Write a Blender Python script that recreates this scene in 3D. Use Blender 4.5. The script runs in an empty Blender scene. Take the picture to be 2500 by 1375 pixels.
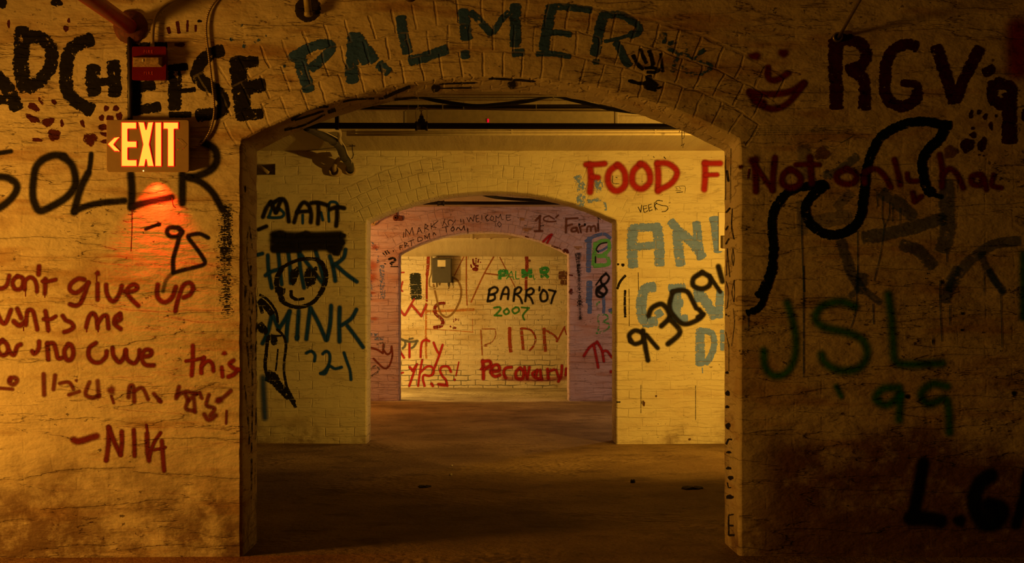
import bpy, bmesh, math, random
from mathutils import Vector, Matrix
from mathutils.geometry import tessellate_polygon
C = bpy.context
SC = C.scene
random.seed(7)

# ------------------------------------------------------------------ camera, light, exposure
F = 3300.0                    # focal length in pixels of the 2500 px wide frame
VX, VY = 1198.0, 795.0        # where the level line of sight meets the frame
H = 0.904                     # eye height
cd = bpy.data.cameras.new('camera')
cam = bpy.data.objects.new('camera', cd)
SC.collection.objects.link(cam)
cam.location = (0, 0, H)
cam.rotation_euler = (math.pi / 2, 0, 0)
cd.sensor_fit = 'HORIZONTAL'
cd.sensor_width = 36
cd.lens = F / 2500 * 36
cd.shift_x = (1250 - VX) / 2500
cd.shift_y = (VY - 687.5) / 2500
cd.clip_start = 0.05
SC.camera = cam

SC.view_settings.view_transform = 'Standard'
SC.view_settings.look = 'None'
SC.view_settings.gamma = 1
SC.view_settings.exposure = 0.0
SC.view_settings.use_curve_mapping = False
SC.cycles.transparent_max_bounces = 64
SC.cycles.max_bounces = 6
SC.cycles.diffuse_bounces = 4
SC.cycles.caustics_reflective = False
SC.cycles.caustics_refractive = False
SC.cycles.use_adaptive_sampling = True
SC.cycles.adaptive_threshold = .05
SC.cycles.adaptive_min_samples = 16

w = bpy.data.worlds.new('world')
SC.world = w
w.use_nodes = True
w.node_tree.nodes['Background'].inputs[0].default_value = (1, .6, .3, 1)
w.node_tree.nodes['Background'].inputs[1].default_value = 0.001

AMBER = (1.0, .46, .085)
def lamp(name, kind, loc, power, col, radius=.06, aim=None, cone=None, blend=.5):
    d = bpy.data.lights.new(name, kind)
    d.energy = power
    d.color = col
    d.shadow_soft_size = radius
    if kind == 'SPOT':
        d.spot_size = math.radians(cone)
        d.spot_blend = blend
    o = bpy.data.objects.new(name, d)
    SC.collection.objects.link(o)
    o.location = loc
    if aim:
        o.rotation_euler = (Vector(aim) - Vector(loc)).to_track_quat('-Z', 'Y').to_euler()
    return o
lamp('front_room_lamp', 'SPOT', (-3.6, 3.95, .92), 275, (1, .4, .038), .28, aim=(-1.45, 5.28, .86), cone=86, blend=1)
lamp('second_room_lamp', 'SPOT', (2.35, 7.75, 1.2), 270, (1, .5, .06), .05, aim=(1.45, 10.6, 1.3), cone=158, blend=1)
lamp('third_room_fill', 'POINT', (2.3, 13.3, 1.7), 41, (1, .62, .34), .1)  # unseen fill, added to light the far wall
lamp('third_room_red_lamp', 'POINT', (-2.0, 14.25, 1.75), 62, (1, .39, .06), .1)
lamp('fourth_room_lamp', 'POINT', (-2.5, 17.4, .9), 190, (1, .57, .12), .08)

# ------------------------------------------------------------------ mesh helpers
ORG = {}
def link(o):
    SC.collection.objects.link(o)
    return o
def tag(o, label=None, cat=None, group=None, kind=None):
    if label: o['label'] = label
    if cat: o['category'] = cat
    if group: o['group'] = group
    if kind: o['kind'] = kind
    return o
def thing(name, loc, label, cat, group=None):
    o = link(bpy.data.objects.new(name, None))
    o.location = loc
    o.empty_display_size = .05
    ORG[o] = Vector(loc)
    return tag(o, label, cat, group)
def obj(name, vf, mat, parent=None, loc=(0, 0, 0), smooth=True, uv=None, mats=None):
    """One mesh object from (verts, faces[, material index]) in world coordinates."""
    org = ORG[parent] if parent else Vector(loc)
    vs = [Vector(v) - org for v in vf[0]]
    me = bpy.data.meshes.new(name)
    me.from_pydata(vs, [], vf[1])
    for m in (mats or [mat]):
        me.materials.append(m)
    if len(vf) > 2:
        me.polygons.foreach_set('material_index', vf[2])
    me.polygons.foreach_set('use_smooth', [smooth] * len(me.polygons))
    if uv:
        l = me.uv_layers.new(name='UVMap')
        flat = []
        for lp in me.loops:
            flat.extend(uv[lp.vertex_index])
        l.data.foreach_set('uv', flat)
    me.update()
    o = link(bpy.data.objects.new(name, me))
    if parent:
        o.parent = parent
    else:
        o.location = loc
    ORG[o] = org
    return o
def join(*parts):
    vs, fs = [], []
    for p in parts:
        n = len(vs)
        vs += list(p[0])
        fs += [tuple(i + n for i in f) for f in p[1]]
    return vs, fs
def box(x0, x1, y0, y1, z0, z1, b=0.0, seg=2):
    bm = bmesh.new()
    bmesh.ops.create_cube(bm, size=1)
    for v in bm.verts:
        v.co = Vector(((x0 + x1) / 2 + v.co.x * (x1 - x0), (y0 + y1) / 2 + v.co.y * (y1 - y0), (z0 + z1) / 2 + v.co.z * (z1 - z0)))
    if b:
        bmesh.ops.bevel(bm, geom=bm.edges[:], offset=b, segments=seg, profile=.5, affect='EDGES')
    bm.verts.index_update()
    r = [v.co.copy() for v in bm.verts], [tuple(v.index for v in f.verts) for f in bm.faces]
    bm.free()
    return r
def crom(P, n=8):
    P = [Vector(p) for p in P]
    if len(P) < 3:
        return P
    out = []
    for i in range(len(P) - 1):
        a, b, c, d = P[max(i - 1, 0)], P[i], P[i + 1], P[min(i + 2, len(P) - 1)]
        for k in range(n):
            t = k / n
            out.append(.5 * ((2 * b) + (c - a) * t + (2 * a - 5 * b + 4 * c - d) * t * t + (3 * b - a - 3 * c + d) * t ** 3))
    out.append(P[-1])
    return out
def tube(P, r, n=8, seg=14, smooth=True, wob=0):
    P = crom(P, n) if smooth else [Vector(p) for p in P]
    vs, fs = [], []
    up = None
    for i, p in enumerate(P):
        t = (P[min(i + 1, len(P) - 1)] - P[max(i - 1, 0)]).normalized()
        if up is None:
            up = Vector((0, 0, 1)) if abs(t.z) < .9 else Vector((1, 0, 0))
        s = t.cross(up).normalized()
        up = s.cross(t).normalized()
        rr = r[min(i * len(r) // len(P), len(r) - 1)] if isinstance(r, (list, tuple)) else r
        rr *= 1 + wob * (random.random() - .5)
        for k in range(seg):
            a = 2 * math.pi * k / seg
            vs.append(p + s * math.cos(a) * rr + up * math.sin(a) * rr)
    m = len(P)
    for i in range(m - 1):
        for k in range(seg):
            fs.append((i * seg + k, i * seg + (k + 1) % seg, (i + 1) * seg + (k + 1) % seg, (i + 1) * seg + k))
    fs.append(tuple(range(seg))[::-1])
    fs.append(tuple((m - 1) * seg + k for k in range(seg)))
    return vs, fs
def lathe(c, axis, prof, seg=28):
    """prof: (distance along axis, radius) pairs."""
    c, ax = Vector(c), Vector(axis).normalized()
    s = ax.cross(Vector((0, 0, 1)) if abs(ax.z) < .9 else Vector((1, 0, 0))).normalized()
    u = s.cross(ax)
    vs, fs = [], []
    for d, r in prof:
        for k in range(seg):
            a = 2 * math.pi * k / seg
            vs.append(c + ax * d + (s * math.cos(a) + u * math.sin(a)) * max(r, 1e-5))
    for i in range(len(prof) - 1):
        for k in range(seg):
            fs.append((i * seg + k, i * seg + (k + 1) % seg, (i + 1) * seg + (k + 1) % seg, (i + 1) * seg + k))
    return vs, fs
def at(px, py, Y):
    """the point at depth Y that the frame shows at (px, py)"""
    return Vector(((px - VX) * Y / F, Y, H + (VY - py) * Y / F))

# ------------------------------------------------------------------ node helpers
class NT:
    def __init__(s, tree):
        s.t = tree
    def n(s, typ, **kw):
        nd = s.t.nodes.new(typ)
        for k, v in kw.items():
            setattr(nd, k, v)
        return nd
    def put(s, sock, v):
        if isinstance(v, bpy.types.NodeSocket):
            s.t.links.new(v, sock)
        elif isinstance(v, (tuple, list)) and len(v) == 3 and sock.type == 'RGBA':
            sock.default_value = (*v, 1)
        else:
            sock.default_value = v
    def m(s, op, a, b=0.0, c=0.0, clamp=False):
        nd = s.n('ShaderNodeMath', operation=op, use_clamp=clamp)
        for i, v in enumerate((a, b, c)):
            s.put(nd.inputs[i], v)
        return nd.outputs[0]
    def vm(s, op, a, b):
        nd = s.n('ShaderNodeVectorMath', operation=op)
        s.put(nd.inputs[0], a)
        s.put(nd.inputs[1], b)
        return nd.outputs[0]
    def mix(s, f, a, b, typ='MIX'):
        nd = s.n('ShaderNodeMix', data_type='RGBA', blend_type=typ)
        s.put(nd.inputs[0], f)
        s.put(nd.inputs[6], a)
        s.put(nd.inputs[7], b)
        return nd.outputs[2]
    def mixf(s, f, a, b):
        nd = s.n('ShaderNodeMix', data_type='FLOAT')
        s.put(nd.inputs[0], f)
        s.put(nd.inputs[2], a)
        s.put(nd.inputs[3], b)
        return nd.outputs[0]
    def noise(s, vec, scale, detail=3, rough=.55, out='Fac', dist=0):
        nd = s.n('ShaderNodeTexNoise')
        s.put(nd.inputs['Vector'], vec)
        nd.inputs['Scale'].default_value = scale
        nd.inputs['Detail'].default_value = detail
        nd.inputs['Roughness'].default_value = rough
        nd.inputs['Distortion'].default_value = dist
        return nd.outputs[out]
    def mr(s, x, a, b, c=0.0, d=1.0):
        nd = s.n('ShaderNodeMapRange', interpolation_type='SMOOTHSTEP')
        for i, v in enumerate((x, a, b, c, d)):
            s.put(nd.inputs[i], v)
        return nd.outputs[0]
    def comb(s, x, y, z):
        nd = s.n('ShaderNodeCombineXYZ')
        for i, v in enumerate((x, y, z)):
            s.put(nd.inputs[i], v)
        return nd.outputs[0]
    def sep(s, v):
        nd = s.n('ShaderNodeSeparateXYZ')
        s.put(nd.inputs[0], v)
        return nd.outputs
def newmat(name):
    m = bpy.data.materials.new(name)
    m.use_nodes = True
    g = NT(m.node_tree)
    return m, g, m.node_tree.nodes['Principled BSDF']
def plain(name, col, rough=.55, metal=0.0, vary=.25, scale=30, bump=.0006, emit=None, power=0):
    m, g, b = newmat(name)
    tc = g.n('ShaderNodeTexCoord').outputs['Object']
    nz = g.noise(tc, scale, 4)
    dk = tuple(c * (1 - vary) for c in col)
    g.put(b.inputs['Base Color'], g.mix(g.mr(nz, .3, .7), dk, col))
    b.inputs['Roughness'].default_value = rough
    b.inputs['Metallic'].default_value = metal
    if bump:
        bp = g.n('ShaderNodeBump')
        bp.inputs['Distance'].default_value = 1
        g.put(bp.inputs['Height'], g.m('MULTIPLY', nz, bump))
        g.put(b.inputs['Normal'], bp.outputs[0])
    if emit:
        b.inputs['Emission Color'].default_value = (*emit, 1)
        b.inputs['Emission Strength'].default_value = power
    return m

# ------------------------------------------------------------------ painted brick
def relief(name, P):
    """node group giving Height (metres), Mortar mask and a per-brick random tone for a wall"""
    t = bpy.data.node_groups.new(name, 'ShaderNodeTree')
    for o in ('Height', 'Mortar', 'Tone', 'Ledge'):
        t.interface.new_socket(o, in_out='OUTPUT', socket_type='NodeSocketFloat')
    g = NT(t)
    out = g.n('NodeGroupOutput')
    pos = g.n('ShaderNodeTexCoord').outputs['Object']
    geo = g.n('ShaderNodeNewGeometry')
    front = g.m('GREATER_THAN', g.m('ABSOLUTE', g.sep(geo.outputs['True Normal'])[1]), .5)
    wob = g.vm('SCALE', g.vm('SUBTRACT', g.noise(pos, 5, 3, .6, 'Color'), (.5, .5, .5)), (0, 0, 0))
    wob.node.inputs['Scale'].default_value = P.get('wob', .03)
    q = g.sep(g.vm('ADD', pos, wob))
    u = g.mixf(front, q[1], q[0])
    def brick(vec, bw, rh):
        nd = g.n('ShaderNodeTexBrick')
        g.put(nd.inputs['Vector'], vec)
        nd.inputs['Color1'].default_value = (0, 0, 0, 1)
        nd.inputs['Color2'].default_value = (1, 1, 1, 1)
        nd.inputs['Mortar'].default_value = (.5, .5, .5, 1)
        nd.inputs['Scale'].default_value = 1
        nd.inputs['Mortar Size'].default_value = P.get('mort', .006)
        nd.inputs['Mortar Smooth'].default_value = .8
        nd.inputs['Brick Width'].default_value = bw
        nd.inputs['Row Height'].default_value = rh
        return nd.outputs['Fac'], nd.outputs['Color']
    fac, tone = brick(g.comb(u, g.m('ADD', q[2], 5), 0), .215, .073)
    fac = g.m('MULTIPLY', fac, P.get('lin', 1))
    if 'R' in P:
        dx, dz = g.m('SUBTRACT', q[0], P['cx']), g.m('SUBTRACT', q[2], P['cz'])
        r = g.m('SQRT', g.m('ADD', g.m('MULTIPLY', dx, dx), g.m('MULTIPLY', dz, dz)))
        th = g.m('ARCTAN2', dx, dz)
        inr = g.m('MULTIPLY', g.m('LESS_THAN', r, P['R'] + .31), g.m('LESS_THAN', g.m('ABSOLUTE', th), P['a0']))
        f2, t2 = brick(g.comb(g.m('ADD', g.m('MULTIPLY', th, P['R']), 5), g.mixf(front, q[1], g.m('SUBTRACT', r, P['R'] - 4.12)), 0), .077, .103)
        fac = g.mixf(inr, fac, f2)
        tone = g.mix(inr, tone, t2)
        edge = g.m('MULTIPLY', g.mr(g.m('ABSOLUTE', g.m('SUBTRACT', r, P['R'] + .31)), .012, .002), g.m('MULTIPLY', front, g.m('LESS_THAN', g.m('ABSOLUTE', th), P['a0'])))
        fac = g.m('MAXIMUM', fac, edge)
    keep = g.mr(g.noise(pos, 2.3, 3), .32, .62, P.get('mmin', .08), 1)
    lum = g.noise(g.vm('MULTIPLY', pos, (1, 1, P.get('flat', 1.5))), P.get('ls', 9), 4, .55)
    st = g.noise(g.vm('MULTIPLY', pos, P.get('sv', (3, 3, 20))), 1, 5, .55)
    ledge = g.m('ADD', g.mr(st, .4, .56), g.m('MULTIPLY', g.mr(st, .48, .5), .8))
    fine = g.noise(pos, 90, 3, .6)
    h = g.m('MULTIPLY', g.m('MULTIPLY', fac, keep), -P.get('hm', .005))
    h = g.m('ADD', h, g.m('MULTIPLY', lum, P.get('hl', .009)))
    h = g.m('ADD', h, g.m('MULTIPLY', ledge, P.get('hs', .002)))
    h = g.m('ADD', h, g.m('MULTIPLY', fine, P.get('hf', .0012)))
    g.put(out.inputs['Height'], h)
    g.put(out.inputs['Mortar'], g.m('MULTIPLY', fac, keep))
    g.put(out.inputs['Tone'], g.sep(tone)[0])
    g.put(out.inputs['Ledge'], g.m('MULTIPLY', g.mr(g.m('ABSOLUTE', g.m('SUBTRACT', st, .487)), .034, 0), g.mr(g.noise(pos, 3.4, 3), .48, .66)))
    return t
def brickmat(name, grp, P):
    m, g, b = newmat(name)
    rg = g.n('ShaderNodeGroup', node_tree=grp)
    pos = g.n('ShaderNodeTexCoord').outputs['Object']
    z = g.sep(pos)[2]
    base = P['base']
    col = g.mix(g.mr(rg.outputs['Tone'], 0, 1, 0, .5), base, tuple(c * .88 for c in base))
    flat = g.vm('MULTIPLY', pos, (1, 1, 2.2))
    col = g.mix(g.mr(g.noise(flat, 1.7, 5, .62), .48, .72, 0, P.get('stain', .55)), col, P.get('scol', (.42, .25, .1)))
    col = g.mix(g.mr(g.noise(g.vm('MULTIPLY', pos, (2.2, 2.2, 13)), 1, 5, .6), .5, .7, 0, P.get('streak', .5)), col, P.get('scol', (.42, .25, .1)))
    col = g.mix(g.m('MULTIPLY', rg.outputs['Ledge'], P.get('lines', .5)), col, (.14, .075, .035))  # shade under the ledges, painted into the colour as dark lines
    chip = g.m('MULTIPLY', g.mr(g.noise(g.vm('MULTIPLY', pos, (1, 1, 1.6)), 34, 4, .6), .63, .67), g.mr(g.noise(pos, 3, 2), .45, .6))
    col = g.mix(g.m('MULTIPLY', chip, P.get('chip', .75)), col, (.07, .045, .03))
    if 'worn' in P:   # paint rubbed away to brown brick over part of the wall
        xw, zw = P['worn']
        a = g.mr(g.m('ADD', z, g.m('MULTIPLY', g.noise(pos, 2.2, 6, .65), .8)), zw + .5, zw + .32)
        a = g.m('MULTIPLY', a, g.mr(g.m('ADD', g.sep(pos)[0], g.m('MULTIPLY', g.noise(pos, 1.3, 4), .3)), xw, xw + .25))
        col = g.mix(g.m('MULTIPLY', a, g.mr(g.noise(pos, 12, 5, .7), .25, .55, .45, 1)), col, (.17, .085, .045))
    jn = g.m('MULTIPLY', g.mr(rg.outputs['Mortar'], .35, .9), g.mr(g.noise(pos, 7, 4, .65), .45, .62, P.get('jmin', 0), P.get('joint', .5)))
    col = g.mix(jn, col, P.get('jcol', (.2, .13, .07)))
    if 'bare' in P:   # courses near the floor where the paint has gone from the joints
        low = g.mr(g.m('ADD', z, g.m('MULTIPLY', g.noise(pos, 1.6, 4), .35)), P['bare'] + .2, P['bare'] + .1)
        col = g.mix(g.m('MULTIPLY', low, g.mr(rg.outputs['Mortar'], .2, .6)), col, (.2, .19, .14))
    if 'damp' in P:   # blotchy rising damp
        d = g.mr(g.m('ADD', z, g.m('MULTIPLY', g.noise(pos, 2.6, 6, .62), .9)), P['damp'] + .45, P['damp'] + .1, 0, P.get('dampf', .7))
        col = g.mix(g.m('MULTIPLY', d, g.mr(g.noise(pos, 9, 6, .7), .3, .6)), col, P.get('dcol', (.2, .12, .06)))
    g.put(b.inputs['Base Color'], col)
    b.inputs['Roughness'].default_value = P.get('rough', .62)
    b.inputs['Specular IOR Level'].default_value = .3
    bp = g.n('ShaderNodeBump')
    bp.inputs['Distance'].default_value = 1
    bp.inputs['Strength'].default_value = 1
    g.put(bp.inputs['Height'], rg.outputs['Height'])
    g.put(b.inputs['Normal'], bp.outputs[0])
    return m
PAINT = {}
def paint(wall, col, style, op):
    """paint laid on a wall: ribbons carry UV.x = metres along the stroke, UV.y = -1..1 across it"""
    k = (wall, col, style, op)
    if k in PAINT:
        return PAINT[k]
    m, g, b = newmat('%s_paint' % style)
    rg = g.n('ShaderNodeGroup', node_tree=WALLS[wall]['grp'])
    uv = g.sep(g.n('ShaderNodeUVMap', uv_map='UVMap').outputs[0])
    pos = g.n('ShaderNodeTexCoord').outputs['Object']
    v = g.m('ABSOLUTE', uv[1])
    if style == 'spray':
        a = g.mr(g.m('ADD', v, g.m('MULTIPLY', g.m('SUBTRACT', g.noise(pos, 300, 2), .5), .3)), 1.0, .22)
        a = g.m('MULTIPLY', a, g.mr(g.noise(pos, 14, 3), .2, .5, .82, 1))
    elif style == 'soft':
        a = g.mr(v, 1.0, .05)
    elif style in ('brush', 'dry'):
        e = g.m('ADD', v, g.m('MULTIPLY', g.m('SUBTRACT', g.noise(g.comb(g.m('MULTIPLY', uv[0], 70), g.m('MULTIPLY', uv[1], 1.2), 0), 1, 4, .65), .5), 1.0))
        e = g.m('ADD', e, g.m('MULTIPLY', g.m('SUBTRACT', g.noise(pos, 48, 5, .7), .5), .9))
        a = g.mr(e, .93, .85)
        lo = .36 if style == 'brush' else .5
        gap = g.m('ADD', g.noise(pos, 38, 5, .7), g.m('MULTIPLY', g.m('SUBTRACT', g.noise(g.comb(g.m('MULTIPLY', uv[0], 9), g.m('MULTIPLY', uv[1], 7), 0), 1, 3), .5), .3))
        a = g.m('MULTIPLY', a, g.mr(gap, lo - .03, lo + .03))
        a = g.m('MULTIPLY', a, g.m('SUBTRACT', 1, g.m('MULTIPLY', g.mr(rg.outputs['Mortar'], .12, .5), g.mr(g.noise(pos, 16, 3), .38, .58, .1, WALLS[wall].get('gap', .8)))))
    elif style == 'scuff':
        nz = g.noise(g.comb(g.m('MULTIPLY', uv[0], 190), g.m('MULTIPLY', uv[1], 2.6), 0), 1, 4, .7)
        a = g.mr(g.m('SUBTRACT', g.m('ADD', nz, g.m('MULTIPLY', g.m('SUBTRACT', g.noise(pos, 9, 3), .5), .3)), g.m('MULTIPLY', v, .22)), .43, .48)
        a = g.m('MULTIPLY', a, g.mr(v, 1, .7))
    else:
        a = g.m('MULTIPLY', g.mr(v, 1.0, .4), g.mr(g.noise(pos, 50, 3), .3, .5, .55, 1))
    g.put(b.inputs['Alpha'], g.m('MULTIPLY', a, op))
    nz = g.noise(pos, 25, 4)
    g.put(b.inputs['Base Color'], g.mix(nz, tuple(c * .75 for c in col), tuple(c * 1.2 for c in col)))
    b.inputs['Roughness'].default_value = .85
    b.inputs['Specular IOR Level'].default_value = .06
    bp = g.n('ShaderNodeBump')
    bp.inputs['Distance'].default_value = 1
    g.put(bp.inputs['Height'], rg.outputs['Height'])
    g.put(b.inputs['Normal'], bp.outputs[0])
    PAINT[k] = m
    return m
# ------------------------------------------------------------------ setting
WALLS = {}
def px_wall(name, Y, t, l, r, spring, crown):
    k = Y / F
    xl, xr = (l - VX) * k, (r - VX) * k
    zs, zc = H + (VY - spring) * k, H + (VY - crown) * k
    hw, ri = (xr - xl) / 2, zc - zs
    R = (hw * hw + ri * ri) / (2 * ri)
    W = dict(name=name, Y=Y, t=t, xl=xl, xr=xr, zs=zs, zc=zc, R=R, cx=(xl + xr) / 2, cz=zc - R, a0=math.asin(hw / R) + .02)
    WALLS[name] = W
    return W
w1 = px_wall('wall_front', 5.28, .335, 593, 1803, 345, 190)
w2 = px_wall('wall_middle', 10.56, .36, 896, 1503.5, 539, 468)
w3 = px_wall('wall_far', 15.55, .35, 975, 1388, 621, 566)
w4 = dict(name='wall_back', Y=19.6)
WALLS['wall_back'] = w4
CEIL, ZB, XW = 2.27, -.12, 5.2
def wnoise(t, s):
    return (math.sin(t * 7.1 + s) + math.sin(t * 17.3 + s * 2.1) * .7 + math.sin(t * 41.7 + s * 3.7) * .5 + math.sin(t * 89 + s) * .35) / 2.5
def arch_wall(W, mat, hole=None, b=.012, jit=.004):
    pts = []          # (x, z, into-wall direction)
    zs_list = [ZB + (W['zs'] - ZB) * i / 60 for i in range(60)]
    for z in zs_list:
        pts.append((W['xl'], z, -1, 0))
    a = math.asin((W['xr'] - W['xl']) / 2 / W['R'])
    n = 90
    for i in range(n + 1):
        th = -a + 2 * a * i / n
        pts.append((W['cx'] + W['R'] * math.sin(th), W['cz'] + W['R'] * math.cos(th), math.sin(th), math.cos(th)))
    for z in reversed(zs_list):
        pts.append((W['xr'], z, 1, 0))
    s = W['Y']
    Y0, Y1 = W['Y'], W['Y'] + W['t']
    rings = [(1.0, Y0), (.3, Y0 + .3 * b), (0, Y0 + b), (0, (Y0 + Y1) / 2), (0, Y1 - b), (.3, Y1 - .3 * b), (1.0, Y1)]
    vs, fs = [], []
    N = len(pts)
    for k, (o, y) in enumerate(rings):
        for i, (x, z, dx, dz) in enumerate(pts):
            j = jit * .5 * (1 + wnoise(i * .17, s + (0 if k < 3 else 2 if k == 3 else 5)))
            d = o * b + j
            vs.append((x + dx * d, y, z + dz * d))
    for k in range(len(rings) - 1):
        for i in range(N - 1):
            fs.append((k * N + i, k * N + i + 1, (k + 1) * N + i + 1, (k + 1) * N + i))
    nsm = len(fs)
    nz = len(zs_list)
    def face(ring, y, flip):
        def quad(*p):
            n0 = len(vs)
            vs.extend(p)
            f = tuple(range(n0, n0 + len(p)))
            fs.append(f[::-1] if flip else f)
        P = [vs[ring * N + i] for i in range(N)]
        for i in range(nz):                       # left pier
            p, q = P[i], P[i + 1]
            quad((-XW, y, p[2]), (p[0], y, p[2]), (q[0], y, q[2]), (-XW, y, q[2]))
        for i in range(nz + n, N - 1):            # right pier
            p, q = P[i], P[i + 1]
            quad((p[0], y, p[2]), (q[0], y, q[2]), (XW, y, q[2]), (XW, y, p[2]))
        for i in range(nz, nz + n):               # over the arch
            p, q = P[i], P[i + 1]
            quad(p, q, (q[0], y, CEIL), (p[0], y, CEIL))
        a, z = P[nz], P[nz + n]
        if hole and not flip:                     # leave the square opening out
            gx, gz = (-XW, hole[0], hole[1], a[0]), (a[2], hole[2], hole[3], CEIL)
            for c in range(3):
                for r in range(3):
                    if (c, r) != (1, 1):
                        quad((gx[c], y, gz[r]), (gx[c + 1], y, gz[r]), (gx[c + 1], y, gz[r + 1]), (gx[c], y, gz[r + 1]))
        else:
            quad((-XW, y, a[2]), a, (a[0], y, CEIL), (-XW, y, CEIL))
        quad(z, (XW, y, z[2]), (XW, y, CEIL), (z[0], y, CEIL))
    face(0, Y0, False)
    face(len(rings) - 1, Y1, True)
    if hole:
        x0, x1, z0, z1 = hole
        d = Y0 + .2
        n0 = len(vs)
        vs.extend([(x0, Y0, z0), (x1, Y0, z0), (x1, Y0, z1), (x0, Y0, z1), (x0, d, z0), (x1, d, z0), (x1, d, z1), (x0, d, z1)])
        for f in ((0, 1, 5, 4), (1, 2, 6, 5), (2, 3, 7, 6), (3, 0, 4, 7), (4, 5, 6, 7)):
            fs.append(tuple(n0 + i for i in f))
    o = obj(W['name'], (vs, fs), mat)
    o.data.polygons.foreach_set('use_smooth', [i < nsm for i in range(len(fs))])
    o['kind'] = 'structure'
    W['obj'] = o
    return o
CREAM = (.74, .66, .47)
w1['grp'] = relief('front_relief', dict(w1, hm=.0021, mort=.006, hl=.015, hs=.003, hf=.0007, wob=.05, mmin=.25, lin=.16, sv=(2, 2, 14), flat=2, ls=7))
w2['grp'] = relief('middle_relief', dict(w2, hm=.0032, hl=.011, hs=.0016, hf=.0008, wob=.036, ls=7))
w3['grp'] = relief('far_relief', dict(w3, hm=.0045, hl=.01, hs=.003, hf=.001, wob=.035, sv=(2, 2, 15)))
w1['gap'] = .45
w2['gap'] = .62
w4['grp'] = relief('back_relief', dict(hm=.008, hl=.012, hs=.001, hf=.0014, wob=.05, mort=.008, mmin=.05))
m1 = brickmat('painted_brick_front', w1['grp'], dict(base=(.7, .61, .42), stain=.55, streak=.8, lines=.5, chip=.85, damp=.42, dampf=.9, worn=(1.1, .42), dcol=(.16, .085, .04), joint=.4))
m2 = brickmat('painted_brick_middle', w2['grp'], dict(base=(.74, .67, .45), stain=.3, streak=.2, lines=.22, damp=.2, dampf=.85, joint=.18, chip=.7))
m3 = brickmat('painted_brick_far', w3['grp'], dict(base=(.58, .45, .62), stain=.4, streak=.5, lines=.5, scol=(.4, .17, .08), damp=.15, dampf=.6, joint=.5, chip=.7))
m4 = brickmat('painted_brick_back', w4['grp'], dict(base=(.76, .68, .48), stain=.6, streak=.35, scol=(.46, .31, .1), joint=.5, bare=.38, jcol=(.3, .22, .1), chip=.85, lines=.2))
arch_wall(w1, m1)
hx = (at(560, 0, 10.56).x, at(672, 0, 10.56).x, at(0, 427, 10.56).z, at(0, 400, 10.56).z)
arch_wall(w2, m2, hole=hx)
arch_wall(w3, m3, b=.014, jit=.006)
o = obj('wall_back', box(-XW, XW, 19.6, 19.8, ZB, CEIL), m4, smooth=False)
o['kind'] = 'structure'
w4['obj'] = o
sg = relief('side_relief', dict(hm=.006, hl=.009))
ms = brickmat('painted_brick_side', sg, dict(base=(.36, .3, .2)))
for nm, a, b_ in (('wall_left', -XW - .2, -XW), ('wall_right', XW, XW + .2)):
    obj(nm, box(a, b_, -.5, 19.8, ZB, CEIL), ms, smooth=False)['kind'] = 'structure'

# floor: trodden earth and worn concrete, gently uneven
def floor_z(x, y):
    K = [(-1, 0), (5.3, 0), (10.5, -.02), (11, -.018), (15.55, .034), (17, .02), (19.8, 0)]
    for (a, za), (b, zb) in zip(K, K[1:]):
        if y <= b:
            t = (y - a) / (b - a)
            t = t * t * (3 - 2 * t)
            break
    return za + (zb - za) * t + .004 * math.sin(x * 2.3 + y * 1.1) * math.sin(y * 1.7 - x)
nx, ny = 90, 180
vs = [(-XW + 2 * XW * i / nx, -.5 + 20.3 * j / ny, floor_z(-XW + 2 * XW * i / nx, -.5 + 20.3 * j / ny)) for j in range(ny + 1) for i in range(nx + 1)]
fs = [(j * (nx + 1) + i, j * (nx + 1) + i + 1, (j + 1) * (nx + 1) + i + 1, (j + 1) * (nx + 1) + i) for j in range(ny) for i in range(nx)]
mf, g, b = newmat('dirt_floor')
pos = g.n('ShaderNodeTexCoord').outputs['Object']
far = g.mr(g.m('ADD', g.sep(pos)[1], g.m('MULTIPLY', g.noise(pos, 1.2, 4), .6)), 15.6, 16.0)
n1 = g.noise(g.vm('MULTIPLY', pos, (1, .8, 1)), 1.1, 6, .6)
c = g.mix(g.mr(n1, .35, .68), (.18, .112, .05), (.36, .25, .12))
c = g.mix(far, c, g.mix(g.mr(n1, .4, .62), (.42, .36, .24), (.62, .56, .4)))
grit = g.noise(pos, 55, 4, .65)
c = g.mix(g.mr(grit, .54, .66, 0, .6), c, (.07, .045, .022))
c = g.mix(g.mr(g.noise(g.vm('MULTIPLY', pos, (1.2, 1.5, 1)), 2.2, 6, .65), .52, .66, 0, .6), c, (.09, .05, .024))
g.put(b.inputs['Base Color'], c)
b.inputs['Roughness'].default_value = .8
b.inputs['Specular IOR Level'].default_value = .2
patch = g.mr(g.noise(pos, .9, 3), .5, .62, .25, 1)
vor = g.n('ShaderNodeTexVoronoi', feature='SMOOTH_F1')
g.put(vor.inputs['Vector'], pos)
vor.inputs['Scale'].default_value = 26
hh = g.m('ADD', g.m('MULTIPLY', g.m('MULTIPLY', vor.outputs['Distance'], patch), .022), g.m('ADD', g.m('MULTIPLY', grit, .009), g.m('MULTIPLY', g.noise(pos, 4, 5), .02)))
bp = g.n('ShaderNodeBump')
bp.inputs['Distance'].default_value = 1
g.put(bp.inputs['Height'], hh)
g.put(b.inputs['Normal'], bp.outputs[0])
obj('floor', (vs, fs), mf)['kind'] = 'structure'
mc, g, b = newmat('ceiling_plaster')
pos = g.n('ShaderNodeTexCoord').outputs['Object']
n1 = g.noise(g.vm('MULTIPLY', pos, (9, .8, 1)), 1, 5, .6)
c = g.mix(g.mr(n1, .35, .65), (.5, .42, .27), (.56, .48, .32))
c = g.mix(g.mr(g.noise(pos, 2.2, 5, .6), .55, .75, 0, .5), c, (.4, .26, .12))
g.put(b.inputs['Base Color'], c)
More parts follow.
